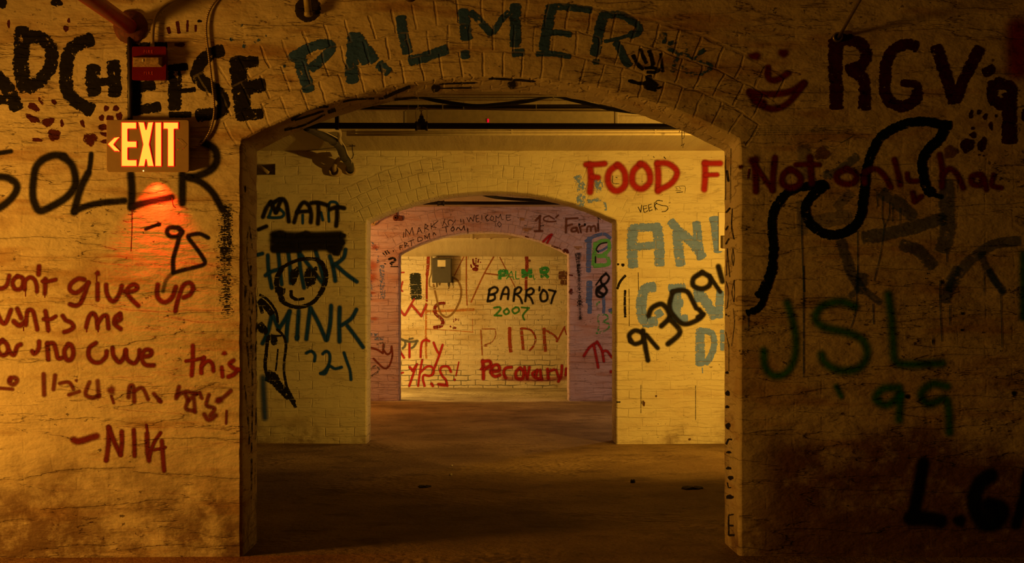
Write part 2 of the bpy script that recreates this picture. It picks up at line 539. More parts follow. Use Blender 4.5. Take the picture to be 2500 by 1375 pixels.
b.inputs['Roughness'].default_value = .7
bp = g.n('ShaderNodeBump')
bp.inputs['Distance'].default_value = 1
g.put(bp.inputs['Height'], g.m('ADD', g.m('MULTIPLY', n1, .01), g.m('MULTIPLY', g.noise(pos, 30, 4), .003)))
g.put(b.inputs['Normal'], bp.outputs[0])
obj('ceiling', box(-XW, XW, -.5, 19.8, CEIL, CEIL + .1), mc, smooth=False)['kind'] = 'structure'
# plaster cove along the top of the back wall
prof = []
for i in range(17):
    t = i / 16
    prof.append((18.55 + 1.05 * t, 2.115 - .21 * (t ** 1.25) - .012 * math.sin(t * math.pi * 3)))
vs, fs = [], []
for x in (-XW, XW):
    for y, z in prof:
        vs.append((x, y, z))
    vs += [(x, 19.6, CEIL), (x, 18.55, CEIL)]
m_ = len(prof) + 2
fs = [(i, (i + 1) % m_, m_ + (i + 1) % m_, m_ + i) for i in range(m_)] + [tuple(range(m_))[::-1], tuple(range(m_, 2 * m_))]
obj('trim_1', (vs, fs), mc, smooth=False)['kind'] = 'structure'

# ------------------------------------------------------------------ paint strokes on the walls
def corner_split(P, lim=math.radians(105)):
    out, cur = [], [P[0]]
    for i in range(1, len(P)):
        cur.append(P[i])
        if i < len(P) - 1:
            a, b = P[i] - P[i - 1], P[i + 1] - P[i]
            if a.length and b.length and a.angle(b) > lim:
                out.append(cur)
                cur = [P[i]]
    out.append(cur)
    return out
SRF = {}
def front_of(W):
    k = W['Y'] / F
    return lambda p, off: Vector(((p.x - VX) * k, W['Y'] - off, H + (VY - p.y) * k))
def jamb_of(W, side):
    x = W['xl'] if side < 0 else W['xr']
    def f(p, off):
        lo, hi = W['Y'] + .002, W['Y'] + W['t'] - .002
        d = (p.x - VX)
        Y = min(max(x * F / d if abs(d) > 1 else hi, lo), hi)
        return Vector((x - side * off, Y, H + (VY - p.y) * Y / F))
    return f
def soffit_of(W):
    def f(p, off):
        a, c = (p.x - VX) / F, (VY - p.y) / F
        ox, oz = -W['cx'], H - W['cz']
        A, B, D = a * a + c * c, 2 * (a * ox + c * oz), ox * ox + oz * oz - (W['R'] - off) ** 2
        Y = (-B + math.sqrt(max(B * B - 4 * A * D, 0))) / (2 * A)
        Y = min(max(Y, W['Y'] + .002), W['Y'] + W['t'] - .002)
        x, z = a * Y, H + c * Y
        q = Vector((x - W['cx'], z - W['cz']))
        q = q.normalized() * (W['R'] - off)
        return Vector((W['cx'] + q.x, Y, W['cz'] + q.y))
    return f
for W in (w1, w2, w3, w4):
    SRF[W['name']] = (W, front_of(W))
SRF['left_jamb'] = (w1, jamb_of(w1, -1))
SRF['right_jamb'] = (w1, jamb_of(w1, 1))
SRF['soffit'] = (w1, soffit_of(w1))
ZOOM = dict(A=(0, 0, 3.5714), B=(0, 350, 3.5714), C=(0, 620, 3.5714), D=(0, 990, 3.5714), E=(600, 0, 3.5714), G=(1800, 0, 3.5714), H=(1750, 300, 3.3333), I=(1750, 650, 3.3333),
            J=(1750, 963, 3.3333), N=(1380, 360, 4.0432), O=(1380, 600, 2.75), P=(880, 460, 4.9094), Q=(1180, 460, 4.9118), S=(960, 560, 5.682), R=(960, 740, 5.682), U=(620, 460, 4.583),
            V=(620, 720, 4.2966), L=(580, 330, 2.6), l=(580, 840, 2.57), K=(1755, 330, 2.6), k=(1755, 840, 2.57), w=(870, 520, 2.867), x=(1380, 520, 2.862), Y=(1300, 0, 4.044), T=(2250, 50, 3.928), M=(1810, 290, 8.087))
DEPTH = {}
def mark(name, label, surf, zoom, col, style, strokes, op=1.0):
    """strokes: 'width: x y x y ...' lines or 'o: x y rx ry angle' blobs, in the frame of one close-up of the wall"""
    W, f = SRF[surf]
    ox, oy, sc = ZOOM[zoom]
    mpp = W['Y'] / F
    vs, fs, uv = [], [], []
    def add(p, off, u, v):
        vs.append(f(p, off))
        uv.append((u, v))
        return len(vs) - 1
    for line in strokes.strip().splitlines():
        for item in line.split(';'):
            if not item.strip():
                continue
            wd, nums = item.split(':')
            q = [float(t) for t in nums.split()]
            DEPTH[surf] = DEPTH.get(surf, 0) + 1
            off = .00025 + DEPTH[surf] * W['Y'] * 4.5e-7
            u0 = random.random() * 50
            if wd.strip() == 'o':
                c = Vector((ox + q[0] / sc, oy + q[1] / sc))
                rx, ry = q[2] / sc, (q[3] if len(q) > 3 else q[2]) / sc
                an = math.radians(q[4]) if len(q) > 4 else 0
                n0 = add(c, off, u0, 0)
                n = 20
                ph = random.random() * 6
                for k in range(n):
                    a = 2 * math.pi * k / n
                    j = 1 + .1 * math.sin(3 * a + ph) + .06 * math.sin(5 * a + 2 * ph)
                    x, y = rx * j * math.cos(a), ry * j * math.sin(a)
                    add(c + Vector((x * math.cos(an) - y * math.sin(an), x * math.sin(an) + y * math.cos(an))), off, u0 + a * rx * mpp, 1)
                fs.extend((n0, n0 + 1 + k, n0 + 1 + (k + 1) % n) for k in range(n))
                continue
            hw = float(wd) / sc / 2 * (1.22 if style == 'spray' else 1)
            P = [Vector((ox + q[i] / sc, oy + q[i + 1] / sc)) for i in range(0, len(q) - 1, 2)]
            for part in corner_split(P):
                DEPTH[surf] += 1
                off = .00025 + DEPTH[surf] * W['Y'] * 4.5e-7
                R = [Vector((p.x, p.y)) for p in crom([(p.x, p.y, 0) for p in part], 7)]
                D = [R[0]]
                for p in R[1:]:
                    if (p - D[-1]).length > .3:
                        D.append(p)
                if len(D) == 1:
                    D.append(D[0] + Vector((.5, 0)))
                if len(D) == 2:
                    D.insert(1, (D[0] + D[1]) / 2)
                u = u0
                rows = []
                for i, p in enumerate(D):
                    t = (D[min(i + 1, len(D) - 1)] - D[max(i - 1, 0)]).normalized()
                    nrm = Vector((-t.y, t.x))
                    if i:
                        u += (p - D[i - 1]).length * mpp
                    oi = off + W['Y'] * 3e-7 * i / len(D)
                    rows.append((add(p + nrm * hw, oi, u, 1), add(p, oi, u, 0), add(p - nrm * hw, oi, u, -1)))
                for a, b in zip(rows, rows[1:]):
                    fs.append((a[0], b[0], b[1], a[1]))
                    fs.append((a[1], b[1], b[2], a[2]))
                for end, row, sg_ in ((D[0], rows[0], -1), (D[-1], rows[-1], 1)):
                    t = (D[1] - D[0]).normalized() if sg_ < 0 else (D[-1] - D[-2]).normalized()
                    nrm = Vector((-t.y, t.x))
                    prev = row[0]
                    uu = uv[row[1]][0]
                    for k in range(1, 7):
                        a = math.pi * k / 6
                        cur = row[2] if k == 6 else add(end + (nrm * math.cos(a) + t * sg_ * math.sin(a) * (.35 if style in ('brush', 'dry') else 1)) * hw, off + (W['Y'] * 3e-7 if sg_ > 0 else 0), uu + sg_ * math.sin(a) * hw * mpp, 1)
                        fs.append((row[1], prev, cur))
                        prev = cur
    uv = [(a, abs(b)) for a, b in uv]
    o = obj(name, (vs, fs), paint(W['name'], col, style, op), parent=W['obj'], uv=uv, smooth=False)
    if label:
        o['label'] = label
    return o
BLACK, TEAL, RED, DRED, MAROON = (.018, .016, .016), (.046, .118, .42), (.42, .025, .03), (.19, .026, .022), (.06, .008, .012)
GREEN, LIME, BLUE, PALE, BROWN, DTEAL = (.05, .34, .12), (.17, .6, .12), (.12, .2, .55), (.19, .33, .95), (.26, .12, .06), (.016, .078, .36)
# ---- front wall, left of the arch
mark('brush_lettering', 'black brush lettering CHEESE across the top of the wall', 'wall_front', 'A', BLACK, 'brush', '''
130: -60 640 60 760 150 950; 90: 0 870 150 880; 150: 190 250 190 420 180 560 200 700 235 780; 130: 230 320 350 330 440 410 450 520 420 620 330 720 240 770
130: 800 340 670 390 600 460 580 580 575 700 600 820 690 900 800 965; 100: 690 370 790 350
140: 820 580 805 700 820 820; 130: 985 540 1000 700 1000 830; 80: 860 715 960 710
130: 1160 400 1170 700 1175 990; 70: 1230 400 1450 400; 100: 1180 770 1340 740; 95: 1200 960 1390 930
130: 1520 580 1525 750 1520 950; 75: 1520 590 1630 580; 45: 1540 800 1700 780; 60: 1480 1000 1660 1000
125: 1940 440 1830 470 1750 550 1715 640 1770 720 1860 770 1935 850 1950 930 1890 990 1790 1000 1720 1010
165: 2070 510 2090 700 2110 900 2130 1030; 110: 2080 540 2240 540; 130: 2130 770 2300 740; 110: 2120 1010 2280 990''')
mark('handprint', 'dark red smeared hand and paw prints under the black lettering', 'wall_front', 'A', (.1, .022, .016), 'brush', '''
o: 295 935 65 32 35; o: 360 885 20 44 -35; o: 470 890 32 20 40; o: 285 1035 75 32 25; o: 420 1065 65 42 -20; o: 540 1075 17 38 -10; o: 325 1220 55 20 5
o: 470 1180 60 60; o: 720 1075 20 38 -20; o: 905 1110 58 32; o: 910 1170 42 20 15; o: 790 1215 66 62; o: 915 1235 42 20; o: 925 945 26 28; o: 1010 945 30 30; o: 885 1030 28 32
o: 960 1040 38 42; o: 1040 1015 33 42; 34: 1465 240 1480 290; 34: 1545 190 1562 290; 24: 1635 180 1632 275; 22: 1705 220 1706 275; o: 1570 390 55 20; o: 575 250 25 30; o: 600 180 14 25; o: 75 210 15 40''')
mark('paint_blot', 'dark holes painted as round black blots at the top of the wall', 'wall_front', 'A', BLACK, 'brush', 'o: 15 30 50 45; o: 490 20 58 45; o: 1740 185 22 14')  # holes in the wall, drawn as flat black paint
mark('paint_blot', 'small teal dabs beside the arch', 'wall_front', 'A', TEAL, 'dry', '40: 2010 345 2040 340; 40: 2120 400 2150 410; 26: 2220 370 2320 310; 24: 2100 270 2110 210; 26: 2480 540 2475 640; 20: 2480 500 2500 490')
mark('spray_lettering', 'black spray lettering SOLER running behind the exit sign', 'wall_front', 'B', BLACK, 'spray', '''
80: -60 290 60 300 140 350 140 420 80 500 0 560 -60 590; 50: -20 88 95 70
82: 560 112 470 105 370 145 310 220 290 340 285 440 300 520 350 590 470 540 580 470 650 380 655 280 620 180 550 122
55: 795 95 788 170 775 250; 82: 765 265 700 400 645 600; 70: 650 592 750 550 880 520 1085 500
85: 1140 270 1150 400 1145 560; 75: 1145 555 1300 510 1495 470; 85: 1590 270 1590 400 1590 520
85: 1780 0 1870 50 1890 150 1840 230 1720 285 1640 295; 75: 1650 300 1760 345 1860 440 1940 585''')
mark('paint_drip', 'thin dark red drip', 'wall_front', 'B', DRED, 'marker', '11: 1152 580 1150 760 1142 940; 10: 1500 480 1510 540 1530 560')
mark('spray_lettering', "black spray number '95", 'wall_front', 'B', BLACK, 'spray', '''
o: 1385 705 30 30; 36: 1385 705 1330 725 1270 748; 50: 1560 740 1480 735 1455 778 1490 812 1560 805 1590 770 1560 742; 50: 1575 770 1540 900 1510 1010 1510 1110
46: 1815 825 1740 790 1660 800 1640 820 1700 900 1770 1000 1785 1045 1740 1070 1600 1105 1510 1130''')
mark('spray_lettering', None, 'wall_front', 'B', BLACK, 'spray', '46: 1510 1130 1450 1190 1420 1290', .55)
mark('scuff_mark', 'black dry rubbed scuff running down beside the arch', 'wall_front', 'B', BLACK, 'scuff', '200: 1960 560 1955 900 1960 1200 1985 1480; 110: 1990 600 2000 900 1990 1350')
mark('spray_lettering', "dark red sprayed line: won't give up", 'wall_front', 'C', DRED, 'spray', '''
50: -60 200 -20 290 20 300 60 270 80 190; 50: 150 195 110 240 125 300 170 310 200 270 195 210 150 197; 48: 215 310 220 240 260 205 300 225 320 280 322 330; 54: 340 110 335 180
52: 395 220 393 300 390 345; 46: 370 240 420 240 485 225; 10: 222 300 222 370; 12: 390 340 390 380
52: 735 225 680 218 620 260 608 310 650 340 700 320 760 262 770 252; 52: 770 252 740 340 700 430 655 452 610 440
52: 850 262 850 400; o: 850 170 36 36; 14: 842 190 842 240; 52: 925 270 930 340 960 400 1000 410 1040 350 1062 280; 52: 1080 330 1160 325 1198 295 1170 268 1130 285 1105 330 1140 390 1205 452
54: 1375 270 1368 350 1390 400 1440 422 1500 380 1532 290; 52: 1528 500 1545 420 1570 340 1600 275 1650 252 1682 290 1660 350 1600 382''')
mark('spray_lettering', 'dark red sprayed line: wants me', 'wall_front', 'C', DRED, 'spray', '''
52: -30 500 10 590 50 600 95 490; 54: 150 480 185 560; 58: 120 590 170 625 220 590; 50: 225 620 240 500 285 500 310 590 325 660; 52: 395 500 410 580 420 665; 46: 380 570 440 570 485 545
50: 545 540 575 580 620 600 640 640 600 670 560 682; 50: 750 640 775 550 810 518 840 560 850 650; 50: 850 610 890 550 930 540 940 600 945 650; 54: 1000 600 1050 570 1045 525 1005 555 1000 610 1050 655
14: 755 640 755 680; 14: 855 640 855 680; 12: 205 640 205 670; 12: 420 670 420 685''')
mark('spray_lettering', 'dark red sprayed line: or I no owe', 'wall_front', 'C', DRED, 'spray', '''
54: 20 755 60 790 70 850 30 885 -10 860 -20 800 20 755; 54: 80 850 120 880 150 810 180 790; 52: 340 765 335 830 300 870 280 850; 52: 410 780 420 920; 50: 415 785 465 782 490 850 505 910 545 905
54: 595 790 560 850 580 920 620 920 640 860 622 800 595 790; 52: 835 778 780 820 772 890 810 940 870 945 920 900 930 850; 52: 980 820 990 890 1040 945 1080 900 1095 840; 50: 1095 840 1110 920 1170 955 1210 900 1215 840
52: 1225 900 1310 885 1315 845 1265 840 1232 900 1265 965 1340 972''')
mark('spray_lettering', 'dark red sprayed word: this', 'wall_front', 'C', (.26, .028, .022), 'spray', '''
50: 1680 800 1680 930 1670 1060; 40: 1620 935 1700 925 1780 905; 50: 1775 905 1755 1000 1755 1040; 46: 1755 980 1810 935 1850 960 1860 1022; 46: 1932 990 1940 1070; o: 1955 868 38 30; 50: 2035 930 2000 960 2040 1000 2075 1010 2040 1050 1990 1072''')
mark('spray_lettering', 'worn dark red sprayed line: e inside my head', 'wall_front', 'C', DRED, 'spray', '''
52: 90 1080 80 1120 120 1140 150 1100 120 1078 85 1100; 40: 0 1172 110 1180; 54: 380 1050 385 1230; 50: 480 1060 465 1180; 42: 520 1130 600 1120 640 1180; 44: 600 1230 690 1200; o: 665 1105 22; 50: 780 1120 745 1220 800 1255 860 1240; 52: 850 1110 860 1240
o: 970 1190 54 58; 34: 970 1240 990 1300; 52: 1120 1250 1130 1160 1160 1160 1170 1290; 46: 1170 1200 1240 1170 1290 1270; 46: 1340 1220 1400 1290; o: 1390 1280 34 34; 50: 1560 1160 1535 1260; 50: 1540 1240 1600 1210 1640 1280; 46: 1620 1200 1710 1220 1650 1270
46: 1640 1280 1620 1350 1690 1370; 46: 1690 1270 1700 1380; 46: 1820 1230 1800 1320 1870 1350 1830 1410; 50: 1900 1280 1950 1250 2010 1195; o: 1905 1280 52 46; 40: 1740 1210 1760 1260; 52: 1780 1400 1820 1450 1880 1410; 30: 1975 1370 1970 1480''', .8)
mark('spray_lettering', 'dark red sprayed signature: dash and NIK', 'wall_front', 'D', DRED, 'spray', '''
75: 640 300 690 312 840 268; 56: 948 190 945 330 925 480; 54: 955 210 1000 330 1050 430; 52: 1050 430 1062 330 1060 230; 50: 1165 215 1170 330 1172 440; o: 945 195 34; o: 925 475 30; 56: 1280 250 1285 380 1298 480
44: 1300 450 1340 330 1398 240; 34: 1340 390 1440 365; 50: 1410 310 1420 450 1430 570; 30: 1275 170 1285 240''')
# ---- front wall, arch ring
mark('brush_lettering', 'teal brush lettering PALM following the arch', 'wall_front', 'E', TEAL, 'brush', '''
120: 460 460 490 600 530 720 545 790; 95: 390 510 480 455 600 400 715 385 740 430 660 520 570 600
120: 940 300 930 450 920 600 930 715; 105: 960 310 1040 420 1120 530; 95: 1160 560 1240 630; 120: 990 440 1050 540
100: 1350 150 1370 300 1410 460; 100: 1430 530 1560 500 1680 455 1750 430
110: 1890 90 1910 220 1925 340; 90: 1910 450 1910 505; 70: 1960 110 2040 180 2140 300; 60: 2150 290 2230 170 2290 110; 105: 2350 45 2350 220 2350 400; 75: 2330 465 2420 460''')
mark('brush_lettering', "teal brush lettering ER '96 ending the arch inscription", 'wall_front', 'Y', TEAL, 'brush', '''
115: 185 60 160 200 130 350 110 490; 75: 180 70 320 70 450 85 580 100; 65: 180 320 280 325 375 345; 60: 40 532 200 532 370 560
110: 715 125 670 250 640 400 610 540; 60: 600 612 650 612; 85: 720 150 850 145 950 190 1040 260 1040 320 960 345; 40: 960 345 850 380 710 410; 85: 820 420 870 500 910 590 955 650''')
mark('brush_lettering', None, 'wall_front', 'Y', TEAL, 'dry', '''
75: 1290 335 1285 425; 45: 1340 432 1425 412; 45: 1500 430 1512 510; 40: 1310 470 1430 520 1560 560 1600 590; 45: 1440 545 1400 640 1380 710; 48: 1700 490 1620 545 1520 610 1490 670 1560 730 1660 730 1750 680 1755 635; 40: 1600 590 1760 640''')
mark('handprint', 'black handprint with open fingers on the arch ring', 'wall_front', 'Y', BLACK, 'brush', '''
40: 990 545 1040 640 1090 685; 38: 1060 485 1090 560 1122 625; 44: 1150 500 1172 570 1188 645; 34: 1266 530 1270 620 1285 710; 36: 1110 675 1180 670 1250 690 1200 715 1130 712; o: 1165 845 88 62 15; 70: 1140 750 1160 830; 26: 1230 875 1270 860; 38: 960 800 1040 822 1110 820; o: 972 802 30 22''')
mark('brush_mark', 'black brush strokes on the underside of the arch', 'soffit', 'E', BLACK, 'brush', '''
o: 1655 770 46 38; 15: 1690 735 1800 730 2000 725; 12: 1690 772 1970 768; 18: 2120 688 2300 695 2500 712; o: 2320 740 42 40; 16: 2500 712 2520 712
22: 400 1050 500 980 620 940 720 930; 17: 430 1050 560 1010 680 970; 36: 720 978 780 960; 16: 850 890 950 870 1120 860; 18: 1160 862 1200 860; 34: 1210 850 1300 810 1430 757; 22: 1300 870 1400 860 1480 855; 14: 380 1130 520 1090 690 1000; 26: 340 1135 400 1120''')
mark('handprint', 'long black brush loops down the left side of the arch opening', 'left_jamb', 'L', BLACK, 'dry', '''
6: 75 560 65 640 60 750 70 850 80 950; 6: 75 560 90 680 100 780; 15: 85 830 85 960; 14: 55 960 50 1060; 7: 80 1000 75 1080 90 1140 100 1060 90 1000; 9: 110 970 122 1100 126 1250; 10: 85 1150 88 1375; 8: 62 1200 62 1375; 7: 118 1200 122 1375; o: 50 340 8 26''').name = 'brush_mark'
mark('brush_mark', None, 'left_jamb', 'l', BLACK, 'dry', '11: 95 0 95 150 97 260; 8: 62 0 75 180; 8: 112 0 120 200; 9: 44 260 60 380 70 520 75 640; 6: 97 290 92 580; 7: 118 400 114 600; 9: 88 620 90 760 85 1000; 6: 112 750 110 900')
mark('marker_lettering', 'black marker letters and leaf shapes down the right side of the arch opening', 'right_jamb', 'K', BLACK, 'marker', '''
4: 76 85 72 430; 4: 42 130 42 410; 20: 50 230 60 290; 16: 47 490 68 465; 14: 45 600 57 580; 14: 45 690 61 660; 8: 85 470 80 550 82 600 95 660; 5: 48 890 52 720 68 900; 4: 50 800 65 800; 5: 88 720 82 780 90 830 96 780 88 720; 5: 97 920 82 1000 95 1060 98 1000 97 920
5: 46 930 60 1000 52 1090 42 1100; 4: 90 1100 98 1200 80 1340; 4: 44 1250 62 1345; o: 45 1140 7 9; o: 60 1148 8 6''')
mark('brush_mark', 'short black dabs low on the right side of the arch opening', 'right_jamb', 'k', BLACK, 'brush', '''
3: 62 0 62 170; o: 50 180 12 9; o: 54 310 15 19; o: 52 395 13 11; o: 56 515 16 21; 12: 46 630 60 600 80 600; o: 62 680 18 9; o: 60 780 17 10; o: 72 840 18 15; 6: 52 870 60 900 75 900; o: 68 960 24 16; 8: 60 1080 60 1200; 9: 60 1075 90 1070; 12: 60 1140 88 1140; 14: 62 1200 94 1200''')
# ---- front wall, right of the arch
mark('painted_face', 'dark red sprayed smiling face', 'wall_front', 'G', (.17, .012, .02), 'spray', '''
o: 150 490 85 52; o: 400 465 74 58; 70: 265 590 265 670 300 700 360 690 440 640; 75: 105 800 200 820 350 820 480 790 575 725; 72: 105 812 160 880 250 940 340 948 440 900 520 810 582 730; 90: 160 880 220 900''')
mark('brush_lettering', 'dark brush lettering RGV9 on the shaded wall', 'wall_front', 'G', MAROON, 'brush', '''
130: 855 350 850 600 860 800 860 940; 115: 840 352 980 350 1080 390 1120 470 1080 570 960 615; 115: 1000 620 1090 690 1110 800 1105 950
110: 1560 410 1480 385 1370 430 1300 530 1285 680 1285 800 1330 890 1430 930 1540 880 1570 800; 70: 1430 725 1560 740 1570 800
120: 1730 410 1780 550 1830 700 1890 890; 110: 2110 420 2050 540 1970 690 1900 880
95: 2230 600 2150 640; 110: 2230 720 2220 850 2290 910 2370 870 2390 780 2330 740 2250 720; 140: 2370 820 2370 1000 2370 1240; 70: 2510 960 2510 1050''')
mark('handprint', 'dark handprint spots below the number', 'wall_front', 'T', MAROON, 'brush', '''
o: 470 900 20 48 10; o: 545 880 22 30; o: 605 925 20 37 15; o: 660 1010 20 46 -5; o: 487 1035 17 17; o: 430 1200 72 80; o: 575 1190 44 80 20; o: 490 1100 36 34; o: 710 915 12 18; o: 680 380 14 22; o: 550 1290 12 10; o: 590 1298 10 10''')
mark('paint_blot', 'brown round sponge dabs', 'wall_front', 'H', (.2, .1, .055), 'brush', 'o: 855 250 72 62; o: 1900 235 62 60', .75)
mark('paint_blot', 'red sprayed patch at the edge of the shaded wall', 'wall_front', 'G', (.3, .02, .012), 'soft', '330: 2440 250 2440 600', .9)
mark('brush_mark', 'broad washed teal bands crossing like limbs, with long drips', 'wall_front', 'H', DTEAL, 'brush', '''
140: 1865 480 1870 700 1870 900 1830 1040; 120: 1850 780 1600 850 1350 910 1190 930; 115: 1340 570 1480 660 1600 770; 110: 1500 990 1650 1050 1760 1170; 95: 1010 960 1050 1100 1100 1240 1180 1373; 95: 2460 960 2300 980 2180 1030 2000 1180 1890 1360; 70: 2150 1060 2200 1200 2330 1373
75: 1140 270 970 400 870 430''', .5)
mark('brush_mark', None, 'wall_front', 'H', DTEAL, 'brush', '90: 1090 570 970 690; 130: 780 810 1080 760; 130: 700 200 720 300 730 440; 90: 680 640 700 900', .3)
mark('paint_drip', 'thin dark drips below the teal bands', 'wall_front', 'H', DTEAL, 'marker', '12: 1350 600 1345 760 1360 850 1330 1070 1280 1280; 12: 1405 650 1400 760 1360 850; 13: 690 640 690 900 700 1200 710 1373; 12: 1145 880 1145 1250; 12: 1430 660 1430 800; 12: 1490 700 1490 820; 12: 1300 560 1310 680; 12: 1870 1060 1872 1130', .8)
mark('paint_drip', None, 'wall_front', 'I', DTEAL, 'marker', '16: 705 0 705 300 705 900; 12: 1145 0 1130 350 1090 500; 14: 1270 310 1275 470; 13: 1815 120 1815 300 1830 610; 12: 1895 320 1895 480; 11: 2310 240 2320 660; 11: 2175 60 2175 240; 12: 256 400 256 520', .8)
mark('brush_mark', None, 'wall_front', 'I', DTEAL, 'brush', '95: 1960 20 1880 170 1860 290; 60: 2210 30 2280 150 2330 225; 110: 1170 150 1180 70; 60: 1190 190 1330 300; 55: 1080 250 1150 180', .5)
mark('brush_mark', 'thick black winding brush line looping down the shaded wall', 'wall_front', 'H', (.006, .012, .014), 'brush', '''
85: 1900 25 1800 10 1700 -10 1560 0 1430 50 1330 120 1270 220 1230 330 1210 420 1205 500 1190 620 1170 750 1120 840 1020 900 900 910 800 860 730 770 722 680 770 600 850 530 890 500
80: 870 500 780 510 650 530 550 590 480 680 450 770 450 900 460 1000 455 1100 440 1200 400 1300 370 1373; 95: 1850 60 1800 140 1740 190; 90: 1740 190 1670 300 1680 420 1700 520 1750 580; 40: 1750 585 1830 605''')
mark('brush_mark', None, 'wall_front', 'I', (.006, .012, .014), 'brush', '80: 460 0 430 100 390 210; 60: 385 190 325 240; 60: 395 230 350 330 300 360 245 380')
mark('spray_lettering', 'dark red sprayed words: Not only has', 'wall_front', 'H', (.17, .012, .02), 'spray', '''
o: 300 310 70 62; 66: 300 320 312 430 315 560; 54: 320 360 400 480 450 550; 66: 450 550 455 420 470 285; 16: 262 380 252 450; 66: 590 380 540 420 530 490 580 525 650 515 680 460 645 405 590 380; 66: 755 280 762 400 770 490; 54: 640 342 740 338 830 342
66: 1050 378 980 415 980 470 1050 500 1120 480 1130 420 1080 388 1050 378; 60: 1200 490 1200 400; 60: 1200 405 1280 375 1350 420 1410 520; 62: 1440 300 1470 410 1490 505; 54: 1545 415 1560 470 1630 475; 56: 1590 570 1605 640 1660 600
62: 1810 260 1830 380 1830 520; 60: 1830 430 1890 375 1950 420 2000 530; 62: 2130 420 2070 440 2080 500 2150 500 2150 425; 56: 2170 450 2190 545; 54: 2250 425 2235 510 2310 530; o: 190 360 28 30''')
mark('marker_lettering', 'faint green hand-drawn line of musical notes on a stave', 'wall_front', 'M', (.06, .1, .04), 'marker', '''
9: 215 10 245 90 215 190 215 400 200 455 160 450; 10: 215 190 150 220 125 290 170 345 260 340 300 280 250 240 200 290; 5: 240 150 1200 140 2100 150; 5: 240 190 1200 185 2100 190; 5: 240 232 1200 228 2100 230; 5: 240 272 1200 268 2100 268; 6: 240 318 1200 310 2100 300
8: 540 190 540 280; 8: 580 200 570 280; 8: 640 210 640 280; 8: 690 210 685 280; 8: 740 215 735 280; 8: 800 215 790 280; 8: 850 240 850 320; 8: 910 220 910 290; 8: 1100 200 1090 300; 8: 1170 190 1160 270; 8: 1350 190 1345 260; 8: 1400 180 1395 260; 8: 1450 180 1445 255; 8: 1510 180 1505 255; 8: 1570 175 1565 255; 8: 1620 175 1615 250; 8: 1920 190 1910 290
o: 355 325 16 14; o: 440 325 18 14; o: 640 280 15 12; o: 735 325 14 12; o: 860 325 14 12; o: 1080 310 18 14; o: 1155 325 14 12; o: 1390 260 14 12; o: 1500 255 14 12; o: 1610 250 14 12; o: 1900 285 18 14; 22: 1950 480 2080 410 2200 330; 20: 2085 420 2080 530''', .8)
mark('spray_lettering', 'faded green sprayed letters JSL over 99', 'wall_front', 'I', (.003, .2, .004), 'soft', '''
120: 570 300 610 430 640 600 625 760 560 870 460 890 390 820 380 690; 130: 1120 330 1000 290 850 330 800 430 880 500 1050 540 1180 600 1220 720 1150 830 1000 850 880 790 850 720
130: 1390 230 1415 400 1430 600 1450 770 1560 800 1830 790; 130: 1480 990 1350 1000 1290 1080 1380 1130 1490 1050 1485 1150 1480 1250; 130: 1870 980 1750 960 1660 1040 1720 1120 1850 1080 1880 1150 1890 1350; 90: 970 980 1010 1060; 110: 2490 -100 2490 420''', .75)
mark('spray_lettering', 'black sprayed letters L.G near the floor', 'wall_front', 'J', (.006, .007, .008), 'spray', '''
125: 1675 560 1650 700 1620 850 1590 1000; 150: 1570 1010 1700 1010 1810 1030; o: 1970 1030 75 75; 150: 2220 660 2130 730 2090 850 2110 970 2180 1060 2280 1030 2310 930 2210 900; o: 2220 980 110 120; 100: 2520 640 2490 850 2430 1060''')
mark('paint_blot', 'small dark splatter dots', 'wall_front', 'I', (.012, .012, .012), 'marker', '''
o: 1997 385 17; o: 1992 520 15; o: 1757 610 11 50; o: 1738 688 9; o: 1548 1062 26; o: 2415 1035 26 30; o: 1590 145 7; o: 1555 150 7; o: 1525 160 6; o: 1600 200 6; o: 1540 325 9; o: 1560 370 6; o: 1550 410 6; o: 1645 320 8; o: 1410 95 6; o: 1395 125 6; o: 1330 555 7; o: 1505 660 6; o: 2165 540 8; o: 2310 690 8; o: 1715 60 9; o: 1700 100 8; o: 1830 130 14 30; o: 1600 228 5''')
# ---- middle wall, left of its arch
mark('spray_lettering', 'black and teal sprayed name MATT', 'wall_middle', 'U', DTEAL, 'spray', '44: 170 310 220 180 280 120; 42: 160 325 230 330 310 320 335 280 290 230; 40: 840 370 835 260 850 160 920 160 945 215; 40: 545 300 545 390; 40: 750 270 770 355')
mark('spray_lettering', None, 'wall_middle', 'U', BLACK, 'spray', '''
62: 100 320 140 220 190 150; 62: 190 165 245 270 290 160 320 120 360 170 380 280 390 370; 56: 290 120 230 150; 60: 450 380 490 250 550 160 610 190 640 280 635 380; 54: 480 265 620 255; 60: 640 165 720 160 820 190; 62: 720 180 722 290 715 395; 62: 850 235 930 210 1010 222; 62: 930 225 930 330 920 420; o: 260 240 50 40''')
mark('spray_lettering', 'teal sprayed word THINK half hidden by black paint', 'wall_middle', 'U', DTEAL, 'spray', '''
56: 40 745 95 730; 58: 155 750 165 930 200 1115; 58: 270 700 290 900 310 1075; 58: 130 975 200 930 320 900; 58: 380 700 400 850 412 1060; 58: 500 700 520 900 560 1115; 58: 510 720 620 870 770 1065; 58: 690 700 750 900 790 1060; 62: 850 760 890 900 910 1035; 60: 1025 685 1000 780 900 860; 60: 910 850 1020 950 1150 1045''')
mark('brush_mark', 'solid black scribble blocking out an older tag', 'wall_middle', 'U', BLACK, 'spray', '''
110: 220 520 400 530 700 530 960 520; 150: 230 590 500 600 800 600 970 590; 120: 225 660 500 660 800 650 960 650; 90: 220 690 500 690; 110: 860 690 940 690; 60: 900 730 940 735; o: 290 510 95 62; o: 580 505 80 46; 56: 50 462 140 425; 60: 980 530 1010 530; 50: 985 610 1000 610''')
